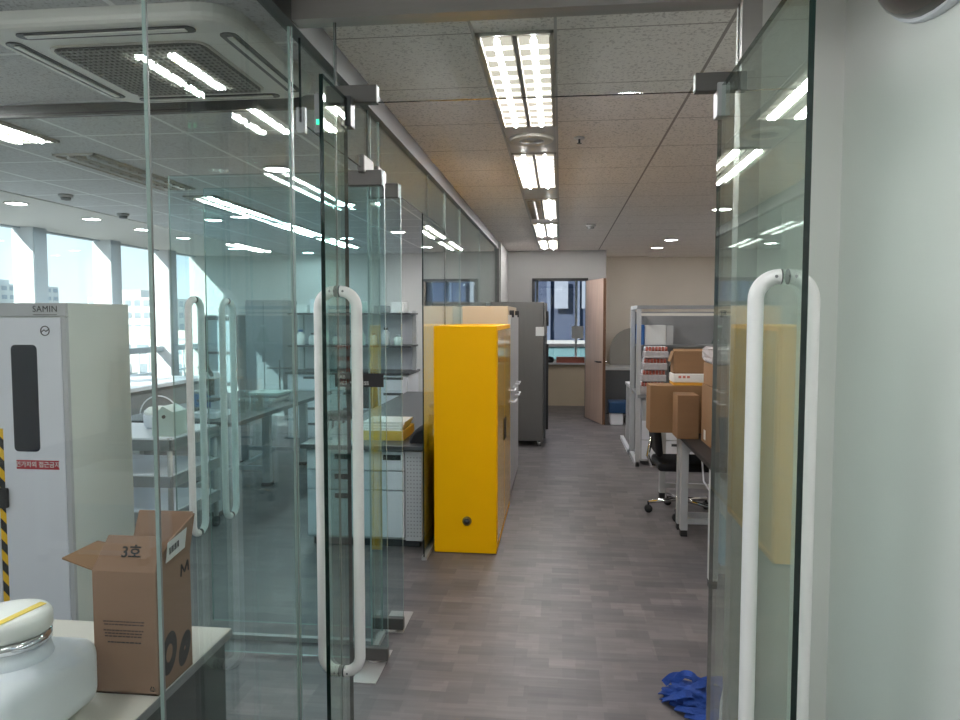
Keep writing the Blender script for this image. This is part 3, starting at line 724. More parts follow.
t = thing('fridge', 'tall stainless steel fridge with a white note on its side', 'fridge', (-0.52, 8.95, 0))
MB().box(-0.82, -0.195, 8.53, 9.35, 0.07, 1.718, 0.004).build('body', FRIDGE, t)
for i, (z0_, z1_) in enumerate(((0.10, 1.32), (1.335, 1.71))):
    dr = MB().box(-0.19, -0.165, 8.535, 9.345, z0_, z1_, 0.003).build('door', FRIDGE if i else DGREY, t)
    MB().box(-0.165, -0.135, 8.60, 8.63, z0_+0.10, z1_-0.10, 0.004).build('handle', BLACK, dr)
MB().box(-0.285, -0.185, 8.527, 8.5292, 1.32, 1.425).build('note', PAPER, t)
for x in (-0.78, -0.24):
    for y in (8.6, 9.28): MB().cyl((x, y, 0), (x, y, 0.07), 0.025, n=12).build('foot', CHROME, t)

# back room sill things
t = thing('sill_box', 'reddish brown carton lying on the far window sill', 'box', (0.15, 12.53, 0.751))
MB().box(-0.06, 0.42, 12.47, 12.58, 0.751, 0.85, 0.002).build('carton', mat('red_brown_card', (0.34, 0.10, 0.07, 1), 0.7), t)
b = MB(); b.lathe([(0.05, 0.751), (0.075, 0.79), (0.06, 0.84), (0.0, 0.86)], (-0.17, 12.53, 0), 14)
solo('camera_bag', b, BLACK, 'small black pouch on the far window sill left of the carton', 'bag')

# ------------------------------------------------------------------ lab benches
PERF = mat('perforated_grey', (0.46, 0.47, 0.49, 1), 0.5)
t = thing('lab_bench', 'long lab bench with black top beside the corridor glass', 'bench', (-1.29, 6.3, 0))
MB().box(-1.715, -0.885, 4.60, 8.0, 0.67, 0.70, 0.003).build('worktop', DGREY, t)
MB().box(-1.69, -0.90, 4.66, 7.97, 0.06, 0.67).build('carcass', LGREY, t)
MB().box(-1.66, -0.93, 4.70, 7.93, 0.0, 0.06).build('plinth', DGREY, t)
for i, (a, b_) in enumerate(((-1.68, -1.36), (-1.35, -1.02))):
    for k, (za, zb_) in enumerate(((0.53, 0.655), (0.40, 0.52), (0.08, 0.39))):
        dr = MB().box(a, b_, 4.635, 4.66, za, zb_, 0.003).build('drawer', WHITE, t)
        if k == 0 or i == 0: MB().box(a+0.19, b_-0.02, 4.630, 4.636, zb_-0.055, zb_-0.020, 0.001).build('label_slot', BLACK, dr)
pp = MB().box(-1.01, -0.90, 4.635, 4.66, 0.06, 0.66, 0.002).build('perforated_end', PERF, t)
ho = MB()
for i in range(5):
    for k in range(22):
        ho.box(-0.998+i*0.021, -0.990+i*0.021, 4.6335, 4.6345, 0.09+k*0.025, 0.098+k*0.025)
ho.build('perforations', MGREY, pp)
t = thing('papers_pile', 'pile of white papers in the yellow tray on the black bench', 'papers', (-1.24, 4.97, 0.7125))
for k in range(4):
    MB().box(-1.40+k*0.012, -1.085+k*0.006, 4.82+k*0.02, 5.14+k*0.008, (0.7125 if k == 0 else 0.768+(k-1)*0.016), 0.768+k*0.016).build('sheet_bundle', PAPER, t)
b = MB(); b.box(-1.42, -1.06, 4.80, 5.18, 0.7012, 0.712); b.box(-1.42, -1.06, 4.80, 4.81, 0.712, 0.766); b.box(-1.42, -1.06, 5.17, 5.18, 0.712, 0.766); b.box(-1.42, -1.41, 4.81, 5.17, 0.712, 0.766); b.box(-1.07, -1.06, 4.81, 5.17, 0.712, 0.766)
solo('paper_tray', b, mat('yellow_plastic', (0.75, 0.50, 0.08, 1), 0.5), 'yellow paper tray on the black bench near the glass', 'tray')
solo('navy_box', MB().box(-1.02, -0.895, 5.55, 5.75, 0.7012, 0.78, 0.003), DBLUE, 'navy blue box on the black bench behind the black bag', 'box')
solo('blue_pack', MB().box(-1.20, -0.92, 6.55, 6.75, 0.7012, 0.745, 0.012), BLUE, 'bright blue plastic pack farther back on the black bench', 'pack')
b = MB(); b.lathe([(0.10, -0.10), (0.12, -0.06), (0.12, 0.06), (0.10, 0.10)], (-0.885, 4.80, 0.695), 28, 'y')
for v in b.bm.verts:
    if v.co.z < 0.7012: v.co.z = 0.7012
    v.co.x = min(v.co.x, -0.872)
bag = solo('black_bag', b, FABRIC, 'rounded black bag with white piping at the end of the black bench', 'bag')
t_ = bag; LOC[bag.name] = tuple(bag.location)
MB().tube([p for p in arc((-0.885, 4.742, 0.695), 0.112, PI*0.52, PI*0.97, 12)], 0.006, 8).build('piping', WHITE, bag)

t = thing('table', 'long grey lab table with cluttered instruments in the middle of the lab', 'table', (-2.9, 6.0, 0))
MB().box(-3.4, -2.40, 5.12, 7.4, 0.725, 0.76, 0.003).build('tabletop', DGREY, t)
for x in (-3.3, -2.66):
    for y in (5.3, 6.3, 7.25):
        l_ = MB().box(x-0.035, x+0.035, y-0.03, y+0.03, 0.03, 0.725).build('leg', LGREY, t)
        MB().box(x-0.04, x+0.04, y-0.05, y+0.05, 0, 0.03).build('foot_cap', RUBBER, l_)
for y in (5.3, 6.3, 7.25): MB().box(-3.3, -2.66, y-0.015, y+0.015, 0.14, 0.18).build('crossbar', LGREY, t)
MB().box(-2.99, -2.95, 5.3, 7.25, 0.14, 0.17).build('crossbar', LGREY, t)
t = thing('trolley', 'steel trolley with three white shelves in front of the lab table', 'trolley', (-2.85, 4.7, 0))
for z in (0.74, 0.50, 0.26):
    MB().box(-3.25, -2.50, 4.38, 5.02, z-0.015, z+0.02, 0.003).build('shelf', WHITE, t)
    MB().box(-3.25, -2.50, 4.365, 4.38, z-0.06, z+0.01).build('shelf_lip', MGREY, t)
    MB().box(-2.50, -2.485, 4.38, 5.02, z-0.06, z+0.01).build('shelf_lip', MGREY, t)
for x in (-3.235, -2.515):
    for y in (4.395, 5.005):
        p_ = MB().cyl((x, y, 0.08), (x, y, 0.76), 0.017, n=12).build('post', STEEL, t)
        MB().lathe([(0.0, -0.014), (0.04, -0.014), (0.04, 0.014), (0.0, 0.014)], (x, y, 0.041), 14, 'x').build('caster', RUBBER, p_)
t = thing('window_bench', 'white-topped bench with dark front along the lab windows', 'bench', (-4.9, 7.5, 0))
MB().box(-5.5, -4.4, 5.2, 8.6, 0.76, 0.80, 0.003).build('worktop', WHITE, t)
MB().box(-5.45, -4.45, 5.25, 8.55, 0.0, 0.76).build('carcass', MGREY, t)
for k in range(3): MB().box(-4.45, -4.43, 5.3+k*1.08, 6.35+k*1.08, 0.1, 0.72, 0.003).build('door', MGREY, t)
# instruments
t = thing('centrifuge', 'round white centrifuge on the trolley top', 'instrument', (-2.83, 4.82, 0.7612))
z = 0.7612
MB().lathe([(0.08, z), (0.10, z+0.02), (0.105, z+0.085), (0.10, z+0.10)], (-2.83, 4.82, 0), 28).build('drum', WHITE, t)
MB().lathe([(0.10, z+0.101), (0.098, z+0.12), (0.07, z+0.145), (0.0, z+0.155)], (-2.83, 4.82, 0), 28).build('dome_lid', LIDW, t)
MB().tube(arc((-2.83, 4.82, z+0.08), 0.145, 0.1, PI-0.1, 14), 0.005, 8).build('carry_arc', WHITE, t)
t = thing('instrument_case', 'pale green boxy instrument with sloped front on the trolley', 'instrument', (-2.59, 4.53, z))
MB().prism([(-2.665, 4.45, z), (-2.515, 4.45, z), (-2.515, 4.45, z+0.16), (-2.59, 4.45, z+0.20), (-2.665, 4.45, z+0.12)], (0, 0.17, 0)).build('case', GREENI, t)
MB().lathe([(0.012, 0), (0.012, -0.008)], (-2.58, 4.45, z+0.13), 12, 'y').build('dial', BLACK, t)
t = thing('microscope', 'white microscope with dark head on the lab table', 'microscope', (-2.72, 5.35, 0.761))
z = 0.761
MB().box(-2.82, -2.62, 5.25, 5.50, z, z+0.05, 0.008).build('base', WHITE, t)
MB().box(-2.76, -2.68, 5.44, 5.50, z+0.05, z+0.30, 0.006).build('arm', WHITE, t)
MB().box(-2.79, -2.65, 5.28, 5.44, z+0.13, z+0.145, 0.002).build('stage', BLACK, t)
MB().cyl((-2.72, 5.38, z+0.17), (-2.72, 5.38, z+0.30), 0.025, n=14).build('objective_turret', BLACK, t)
MB().box(-2.77, -2.67, 5.33, 5.50, z+0.30, z+0.35, 0.01).build('head', WHITE, t)
for s in (-1, 1): MB().cyl((-2.72+s*0.03, 5.34, z+0.33), (-2.72+s*0.03, 5.26, z+0.40), 0.016, n=12).build('eyepiece', BLACK, t)
beaker_spots = [(-2.60, 5.62, 0.045, 0.11, 'short clear beaker beside the microscope'), (-2.52, 5.78, 0.05, 0.13, 'wide clear beaker at the table edge'), (-2.66, 5.85, 0.04, 0.15, 'tall clear beaker behind the wide one'), (-2.56, 6.0, 0.045, 0.10, 'small clear beaker in front of the grey folders')]
for x, y, r, h, l in beaker_spots:
    z = 0.761
    b = MB().lathe([(0.0, z), (r, z+0.002), (r, z+h), (r*1.08, z+h+0.004), (r*0.95, z+h), (r*0.95, z+0.006), (0.0, z+0.005)], (x, y, 0), 20)
    solo('beaker', b, LABGLASS, l, 'beaker', 'beakers on the lab table')
t = thing('syringe_pump', 'dark blue knobbed pump on the lab table behind the microscope', 'instrument', (-2.95, 5.75, 0.761))
MB().box(-3.06, -2.84, 5.65, 5.88, 0.761, 0.93, 0.008).build('case', MGREY, t)
MB().box(-3.04, -2.86, 5.645, 5.65, 0.80, 0.91).build('front_panel', BLUE, t)
for k in range(3): MB().lathe([(0.015, 0), (0.015, -0.015)], (-3.01+k*0.06, 5.645, 0.785), 12, 'y').build('knob', BLACK, t)
for k in range(4):
    solo('folder', MB().box(-2.95+k*0.03, -2.58+k*0.015, 6.25+k*0.02, 6.62, 0.7612+k*0.0225, 0.7825+k*0.0225, 0.002), [LGREY, PAPER, MGREY, GREENI][k],
         ['bottom grey folder', 'white folder second from bottom', 'dark grey folder third from bottom', 'pale green top folder'][k]+' of the pile on the lab table', 'folder', 'folders piled on the lab table')
t = thing('stand', 'thin black retort stand on the lab table', 'stand', (-2.75, 6.85, 0.761))
MB().box(-2.83, -2.67, 6.78, 6.92, 0.761, 0.775, 0.003).build('base', BLACK, t)
MB().cyl((-2.75, 6.85, 0.775), (-2.75, 6.85, 1.12), 0.007, n=8).build('rod', BLACK, t)
MB().cyl((-2.87, 6.84, 1.04), (-2.60, 6.84, 1.04), 0.006, n=8).build('clamp_arm', BLACK, t)

# reagent shelf bench
t = thing('reagent_bench', 'white drawer bench with two black-edged reagent shelves', 'bench', (-2.6, 8.85, 0))
RX0, RX1, RY0, RY1 = -3.35, -1.80, 8.50, 9.2
MB().box(RX0, RX1, RY0, RY1, 0.84, 0.87, 0.003).build('worktop', DGREY, t)
MB().box(RX0+0.02, RX1-0.02, RY0+0.04, RY1-0.02, 0.05, 0.84).build('carcass', WHITE, t)
for i in range(3):
    for k in range(4):
        a = RX0+0.03+i*0.50
        dr = MB().box(a, a+0.485, RY0+0.018, RY0+0.04, 0.08+k*0.19, 0.26+k*0.19, 0.003).build('drawer', WHITE, t)
        MB().box(a+0.20, a+0.44, RY0+0.014, RY0+0.019, 0.215+k*0.19, 0.245+k*0.19, 0.001).build('label_slot', DGREY, dr)
for x in (RX0+0.05, (RX0+RX1)/2, RX1-0.03):
    MB().box(x-0.025, x+0.025, 8.96, 9.02, 0.87, 1.62).build('upright', LGREY, t)
for z in (1.17, 1.57):
    MB().box(RX0, RX1, 8.62, 9.08, z, z+0.022).build('shelf', DGREY, t)
MB().box(RX0+0.05, RX1-0.03, 9.07, 9.08, 0.87, 1.60).build('back_panel', WHITE, t)
rb = [(-3.2, 0.14, 0.10), (-3.0, 0.18, 0.17), (-2.78, 0.16, 0.10), (-2.52, 0.2, 0.14), (-2.2, 0.16, 0.09), (-1.98, 0.16, 0.13)]
for i, (x, w_, h_) in enumerate(rb):
    solo('supply_box', MB().box(x-w_/2, x+w_/2, 8.7, 8.92, 1.5925, 1.5925+h_, 0.003), [PAPER, WHITE, LGREY, GREENI, MGREY, PAPER][i],
         ['white', 'tall white', 'low light grey', 'pale green', 'low dark grey', 'white'][i]+' supply box on the top reagent shelf, '+['at its left end', 'second from left', 'third from left', 'fourth from left', 'second from right', 'at its right end'][i], 'box', 'boxes on the top reagent shelf')
for i in range(9):
    x = -3.22+i*0.155; h_ = (0.19, 0.15, 0.22, 0.13, 0.18)[i % 5]; r = (0.05, 0.045, 0.05, 0.055, 0.04)[i % 5]
    t2 = thing('reagent_bottle', '%s bottle on the middle reagent shelf, number %s from its left end' % (('white', 'grey', 'pale green')[i % 3], ('one', 'two', 'three', 'four', 'five', 'six', 'seven', 'eight', 'nine')[i]), 'bottle', (x, 8.72, 1.193), 'bottles on the middle reagent shelf')
    z = 1.1935
    MB().lathe([(r*0.95, z), (r, z+0.01), (r, z+h_*0.68), (r*0.45, z+h_*0.82), (r*0.45, z+h_*0.86)], (x, 8.72, 0), 16).build('body', (PAPER, LGREY, GREENI)[i % 3], t2)
    MB().lathe([(r*0.52, z+h_*0.86), (r*0.52, z+h_), (0, z+h_)], (x, 8.72, 0), 16).build('cap', (BLUE, BLACK, WHITE)[i % 3], t2)
t = thing('tall_cabinet', 'tall dark grey cabinet against the lab back wall', 'cabinet', (-4.55, 11.0, 0))
MB().box(-4.85, -4.25, 10.75, 11.38, 0, 1.80, 0.004).build('body', MGREY, t)
for i in range(2):
    dr = MB().box(-4.845+i*0.30, -4.555+i*0.30, 10.732, 10.75, 0.06, 1.77, 0.003).build('door', mat('steel_grey_door', (0.20, 0.215, 0.23, 1), 0.4), t)
    MB().box(-4.58+i*0.05, -4.57+i*0.05, 10.712, 10.732, 0.85, 1.05).build('pull', CHROME, dr)
t = thing('glass_cabinet', 'black-framed glass-front cabinet against the lab back wall', 'cabinet', (-5.35, 11.1, 0))
MB().box(-5.62, -5.08, 10.95, 11.38, 0, 1.57, 0.004).build('body', LGREY, t)
fr = MB(); fr.box(-5.62, -5.08, 10.93, 10.95, 1.49, 1.55); fr.box(-5.62, -5.57, 10.93, 10.95, 0.45, 1.49); fr.box(-5.13, -5.08, 10.93, 10.95, 0.45, 1.49); fr.box(-5.57, -5.13, 10.93, 10.95, 0.45, 0.50); fr.box(-5.57, -5.13, 10.93, 10.95, 0.95, 0.99)
fr.build('door_frame', DGREY, t)
MB().pane(-5.57, -5.13, 10.937, 10.943, 0.50, 1.49).build('door_glass', [WINGLASS, GEDGEL], t)

def office_chair(label, loc, rot, seat_z=0.44, bh=0.40, bz=0.10):
    t = thing('office_chair', label, 'chair', (0, 0, 0)); LOC[t.name] = (0, 0, 0)
    s = MB().box(-0.22, 0.22, -0.22, 0.22, seat_z-0.035, seat_z+0.03, 0.03, 0, 4); s.build('seat', FABRIC, t)
    bk = MB().box(-0.20, 0.20, 0, 0.055, 0, bh, 0.025, 0, 4)
    for v in bk.bm.verts: v.co = Vector((v.co.x, v.co.y+0.175+v.co.z*0.10, v.co.z+seat_z+bz))
    bk.build('backrest', FABRIC, t)
    MB().tube([(0, 0.10, seat_z-0.04), (0, 0.24, seat_z-0.03), (0, 0.27, seat_z+0.05), (0, 0.245, seat_z+0.20)], 0.014, 8).build('back_bar', CHROME, t)
    MB().cyl((0, 0, 0.10), (0, 0, seat_z-0.035), 0.025, n=14).build('gas_column', BLACK, t)
    for k in range(5):
        a = 2*PI*k/5+0.3; c, s_ = math.cos(a), math.sin(a)
        lg = MB().tube([(0, 0, 0.115), (0.26*c, 0.26*s_, 0.085)], 0.016, 8).build('leg', CHROME, t)
        MB().lathe([(0.0, -0.018), (0.03, -0.018), (0.03, 0.018), (0, 0.018)], (0.26*c, 0.26*s_, 0.03), 14, 'x').tube([(0.26*c, 0.26*s_, 0.055), (0.26*c, 0.26*s_, 0.09)], 0.008, 6).build('caster', RUBBER, lg)
    t.location = (loc[0], loc[1], 0); t.rotation_euler = (0, 0, rot)
    return t
office_chair('black office chair at the right-hand table under the cardboard boxes', (0.965, 5.75), PI/2, 0.405, 0.30, 0.075)
office_chair('black office chair beside the lab table in front of the reagent bench', (-2.05, 7.75), PI*0.9, 0.46)
t = thing('lab_stool', 'black lab stool on chrome legs behind the left pull handle', 'stool', (-2.05, 6.5, 0))
MB().lathe([(0.0, 0.60), (0.16, 0.60), (0.18, 0.62), (0.17, 0.655), (0, 0.66)], (-2.05, 6.5, 0), 24).build('seat', FABRIC, t)
for k in range(4):
    a = PI/4+k*PI/2; MB().tube([(-2.05+0.10*math.cos(a), 6.5+0.10*math.sin(a), 0.60), (-2.05+0.19*math.cos(a), 6.5+0.19*math.sin(a), 0.0)], 0.012, 8).build('leg', CHROME, t)
MB().tube([(p[0], p[1], p[2]) for p in arc((-2.05, 6.5, 0.22), 0.158, 0, 2*PI*23/24, 23, 'xy')], 0.009, 8, closed=True).build('foot_ring', CHROME, t)

# ------------------------------------------------------------------ corridor, right side: tables, boxes
def side_table(label, y0, y1):
    t = thing('side_table', label, 'table', (1.22, (y0+y1)/2, 0), 'tables along the right of the corridor')
    MB().box(0.85, 1.60, y0, y1, 0.68, 0.71, 0.003).build('tabletop', mat('black_laminate', (0.018, 0.016, 0.016, 1), 0.5), t)
    for x in (0.877, 1.555):
        for y in (y0+0.075, y1-0.075):
            l_ = MB().box(x-0.024, x+0.024, y-0.03, y+0.03, 0.045, 0.68).build('leg', LGREY, t)
            MB().box(x-0.022, x+0.022, y-0.028, y+0.028, 0.0, 0.045).build('foot_cap', RUBBER, l_)
    for y in (y0+0.075, y1-0.075): MB().box(0.90, 1.53, y-0.012, y+0.012, 0.085, 0.125).build('crossbar', LGREY, t)
    MB().box(0.90, 1.53, y1-0.085, y1-0.065, 0.60, 0.68).build('apron', LGREY, t)
    return t
side_table('nearer black-topped table with grey legs, right of the corridor', 4.10, 5.235)
side_table('farther black-topped table with grey legs, behind the office chair', 5.245, 6.32)
def carton(label, x0, x1, y0, y1, z0, z1, m=CARD2, tape=True, mark=False):
    t = thing('cardboard_box', label, 'box', ((x0+x1)/2, (y0+y1)/2, z0))
    MB().box(x0, x1, y0, y1, z0, z1, 0.003).build('carton', m, t)
    if tape:
        xm = (x0+x1)/2; tp = MB().box(xm-0.024, xm+0.024, y0, y1, z1, z1+0.0006); tp.box(xm-0.024, xm+0.024, y0-0.0006, y0, z1-0.07, z1)
        tp.build('packing_tape', mat('tan_tape', (0.40, 0.25, 0.13, 1), 0.25), t)
    return t
carton('closed cardboard box overhanging the far table, left of the pile', 0.650, 1.09, 5.28, 5.52, 0.7112, 1.052, CARD2, False)
carton('smaller cardboard box in front, at the table joint', 0.802, 0.945, 5.02, 5.24, 0.7112, 1.012, CARD, False)
t = carton('lower box of the brown stack on the near table', 0.955, 1.34, 4.55, 4.99, 0.7112, 1.10, CARD)
MB().box(0.9538, 0.9548, 4.84, 4.90, 0.735, 0.80).build('white_label', PAPER, t)
carton('upper box of the brown stack on the near table', 0.962, 1.33, 4.57, 4.98, 1.1012, 1.245, CARD)
b = MB(); b.box(0.945, 1.30, 4.60, 4.95, 1.2462, 1.350, 0.03, 0, 5)
for v in b.bm.verts: v.co += Vector((random.uniform(-1, 1), random.uniform(-1, 1), random.uniform(-0.5, 1)))*0.011
for v in b.bm.verts: v.co.z = max(v.co.z, 1.2462); v.co.x = max(v.co.x, 0.93)
solo('bubble_wrap_parcel', b, WRAP, 'bubble-wrapped parcel on top of the brown box stack', 'parcel')
solo('yellow_envelope', MB().box(0.815, 1.06, 5.30, 5.50, 1.0532, 1.072, 0.002), mat('amber_paper', (0.72, 0.36, 0.04, 1), 0.6), 'amber padded envelope on the closed cardboard box', 'envelope')
t = thing('white_parcel', 'white parcel with red print on the amber envelope', 'parcel', (0.94, 5.40, 1.073))
MB().box(0.812, 1.06, 5.31, 5.50, 1.0732, 1.135, 0.006).build('parcel', PAPER, t)
for i in range(3): MB().box(0.85+i*0.03, 0.87+i*0.03, 5.3085, 5.3100, 1.105, 1.122).build('red_print', REDP, t)
t = thing('cardboard_box', 'open-topped cardboard box on the white parcel', 'box', (0.95, 5.41, 1.136))
b = MB(); b.box(0.82, 1.07, 5.34, 5.344, 1.1362, 1.295); b.box(0.82, 1.07, 5.486, 5.49, 1.1362, 1.295); b.box(0.82, 0.824, 5.344, 5.486, 1.1362, 1.295); b.box(1.066, 1.07, 5.344, 5.486, 1.1362, 1.295); b.box(0.82, 1.07, 5.344, 5.486, 1.1362, 1.141)
b.build('carton', CARD, t)
MB().prism([(0.82, 5.34, 1.295), (1.07, 5.34, 1.295), (1.07, 5.40, 1.310), (0.82, 5.40, 1.310)], (0, 0, 0.003)).build('flap', CARD2, t)
MB().prism([(0.82, 5.34, 1.29), (0.82, 5.49, 1.29), (0.795, 5.48, 1.22), (0.795, 5.35, 1.22)], (0.003, 0, 0)).build('flap', CARD2, t)
# near end of the table, seen through the open door
t = thing('monitor', 'small black screen tilted back on the near table', 'monitor', (1.12, 4.40, 0.7112))
MB().box(1.03, 1.23, 4.36, 4.50, 0.7112, 0.722, 0.003).build('base', BLACK, t)
MB().prism([(0.97, 4.45, 0.722), (1.30, 4.45, 0.722), (1.30, 4.53, 0.93), (0.97, 4.53, 0.93)], (0, 0.015, 0)).build('screen', DARKWIN, t)
t = thing('storage_bin', 'pale blue and white plastic bin under the near table', 'bin', (1.25, 4.5, 0))
MB().box(1.00, 1.42, 4.30, 4.72, 0.0, 0.34, 0.01).build('tub', PALEBLUE, t)
MB().box(0.985, 1.435, 4.285, 4.735, 0.34, 0.56, 0.012).build('lid', WHITE, t)
t = thing('power_cable', 'thin white cable hanging below the near table', 'cable', (1.0, 4.9, 0))
MB().tube([(0.95, 4.95, 0.66), (0.96, 4.90, 0.45), (1.05, 4.80, 0.30), (1.2, 4.85, 0.22), (1.3, 4.9, 0.02)], 0.006, 6).build('lead', WHITE, t)

# framed workbench at the back right
t = thing('framed_workbench', 'white drawer workbench with an overhead steel frame', 'bench', (1.6, 7.9, 0))
MB().box(0.795, 2.40, 7.49, 8.20, 0.715, 0.75, 0.003).build('worktop', MGREY, t)
for x in (0.80, 2.37):
    for y in (7.50, 8.13): MB().box(x-0.022, x+0.022, y-0.022 if y > 8 else y, y+0.03, 0.0, 1.65 if True else 0.7).build('upright', LGREY, t)
    MB().box(x-0.02, x+0.02, 7.5, 8.16, 0.0, 0.05).build('foot_rail', LGREY, t)
    MB().box(x-0.02, x+0.02, 7.5, 8.16, 1.62, 1.66).build('frame_bar', LGREY, t)
MB().box(0.78, 2.40, 7.49, 7.54, 1.625, 1.66).build('frame_bar', MGREY, t)
MB().box(0.82, 2.36, 7.50, 7.53, 1.555, 1.58).build('frame_bar', OFFW, t)
MB().box(0.82, 2.36, 8.14, 8.155, 0.75, 1.60).build('back_panel', mat('grey_board', (0.27, 0.27, 0.275, 1), 0.6), t)
MB().box(0.82, 2.36, 7.80, 8.14, 1.225, 1.245).build('upper_shelf', MGREY, t)
MB().box(0.84, 2.34, 7.57, 8.12, 0.05, 0.70).build('carcass', LGREY, t)
for i in range(3):
    for k in range(3):
        a = 0.85+i*0.49
        dr = MB().box(a, a+0.475, 7.552, 7.57, 0.07+k*0.205, 0.265+k*0.205, 0.003).build('drawer', WHITE if k < 2 else LGREY, t)
        MB().box(a+0.30, a+0.44, 7.545, 7.553, 0.21+k*0.205, 0.235+k*0.205, 0.001).build('pull', DGREY, dr)
for k in range(4):
    t = thing('tube_pack', ['bottom pack of red-capped tubes in plastic on the framed workbench', 'second pack from the bottom of the red-capped tubes', 'third pack from the bottom of the red-capped tubes', 'top pack of red-capped tubes in plastic on the framed workbench'][k], 'tube pack', (0.96, 7.66, 0.7512+k*0.122), 'packs of tubes on the framed workbench')
    z = 0.7512+k*0.122
    b = MB().box(0.83+k*0.012, 1.08+k*0.01, 7.56, 7.76, z, z+0.075, 0.012, 0, 3)
    b.build('wrap', WRAP, t)
    for i in range(7): MB().cyl((0.855+k*0.012+i*0.033, 7.60, z+0.0752), (0.855+k*0.012+i*0.033, 7.60, z+0.118), 0.014, n=10).build('red_cap', REDP, t)
    MB().box(0.84+k*0.012, 1.07+k*0.01, 7.63, 7.75, z+0.0755, z+0.119, 0.01).build('inner_tray', WHITE, t)
solo('blue_binder', MB().box(0.83, 0.895, 7.84, 8.12, 1.2462, 1.46, 0.003), BLUE, 'blue ring binder on the workbench shelf', 'binder')
solo('white_carton', MB().box(0.90, 1.12, 7.86, 8.10, 1.2462, 1.455, 0.003), PAPER, 'white carton beside the blue binder', 'box')
solo('grey_carton', MB().box(1.125, 1.20, 7.88, 8.10, 1.2462, 1.45, 0.003), LGREY, 'narrow light grey carton right of the white carton', 'box')
t = thing('dark_bottle', 'dark green bottle on the framed workbench beside the tube packs', 'bottle', (1.17, 7.70, 0.7512))
MB().lathe([(0.05, 0.7512), (0.055, 0.76), (0.055, 1.02), (0.02, 1.08), (0.02, 1.12)], (1.19, 7.72, 0), 18).build('body', mat('dark_green_glass', (0.02, 0.04, 0.04, 1), 0.15), t)
MB().lathe([(0.023, 1.12), (0.023, 1.16), (0, 1.16)], (1.19, 7.72, 0), 14).build('cap', BLACK, t)
t = thing('flask', 'clear conical flask on the workbench shelf, behind the open door', 'flask', (1.70, 7.98, 1.246))
MB().lathe([(0.0, 1.2462), (0.085, 1.248), (0.088, 1.26), (0.028, 1.38), (0.028, 1.43), (0.032, 1.432), (0.024, 1.43), (0.024, 1.38), (0.08, 1.262), (0.0, 1.252)], (1.70, 7.98, 0), 24).build('body', LABGLASS, t)
MB().lathe([(0.022, 1.425), (0.026, 1.45), (0.0, 1.455)], (1.70, 7.98, 0), 14).build('stopper', GREENI, t)
# second bench beyond, its white floor rail
t = thing('plain_bench', 'plain white bench with low floor rail behind the framed workbench', 'bench', (1.3, 8.7, 0))
MB().box(0.77, 0.81, 8.25, 9.25, 0.0, 0.04).build('floor_rail', WHITE, t)
for y in (8.35, 9.15): MB().box(0.83, 0.88, y-0.03, y+0.03, 0.0, 0.70).build('leg', LGREY, t)
MB().box(0.77, 1.0, 8.25, 8.30, 0.0, 0.04).build('floor_rail', WHITE, t)
MB().box(0.82, 2.3, 8.28, 9.22, 0.70, 0.73).build('worktop', LGREY, t)
MB().box(1.6, 2.25, 8.3, 9.2, 0.0, 0.70).build('cupboard', WHITE, t)
# recess
t = thing('low_dark_cabinet', 'low dark grey cabinet with pale top in the recess beside the wooden door', 'cabinet', (1.05, 11.9, 0))
MB().box(0.72, 1.42, 11.55, 12.30, 0.0, 0.70, 0.004).build('body', mat('charcoal_panel', (0.075, 0.08, 0.085, 1), 0.5), t)
MB().box(0.71, 1.43, 11.54, 12.31, 0.70, 0.745, 0.003).build('worktop', LGREY, t)
b = MB()
pts = [(0.82, 12.1, 0.7462), (1.42, 12.1, 0.7462), (1.42, 12.1, 1.36)] + [(1.20-0.38*math.sin(a), 12.1, 0.98+0.38*math.cos(a)) for a in [k*PI/2/8 for k in range(9)]]
b.prism(pts, (0, 0.03, 0))
solo('rounded_board', b, mat('taupe_board', (0.27, 0.26, 0.24, 1), 0.7), 'grey board with a rounded corner standing on the low dark cabinet', 'board')
t = thing('storage_tub', 'white tub with deep blue lid on the floor beside the wooden door', 'tub', (0.82, 10.5, 0))
MB().box(0.72, 0.90, 10.38, 10.65, 0.0, 0.17, 0.01).build('tub', WHITE, t)
MB().box(0.70, 1.03, 10.36, 10.70, 0.172, 0.33, 0.012).build('lid', mat('deep_blue_plastic', (0.012, 0.055, 0.14, 1), 0.5), t)
b = MB().lathe([(0.05, 0.001), (0.075, 0.05), (0.06, 0.13), (0.02, 0.165)], (0.985, 10.42, 0), 14)
solo('bin_bag', b, RUBBER, 'small black bag under the blue lid', 'bag')

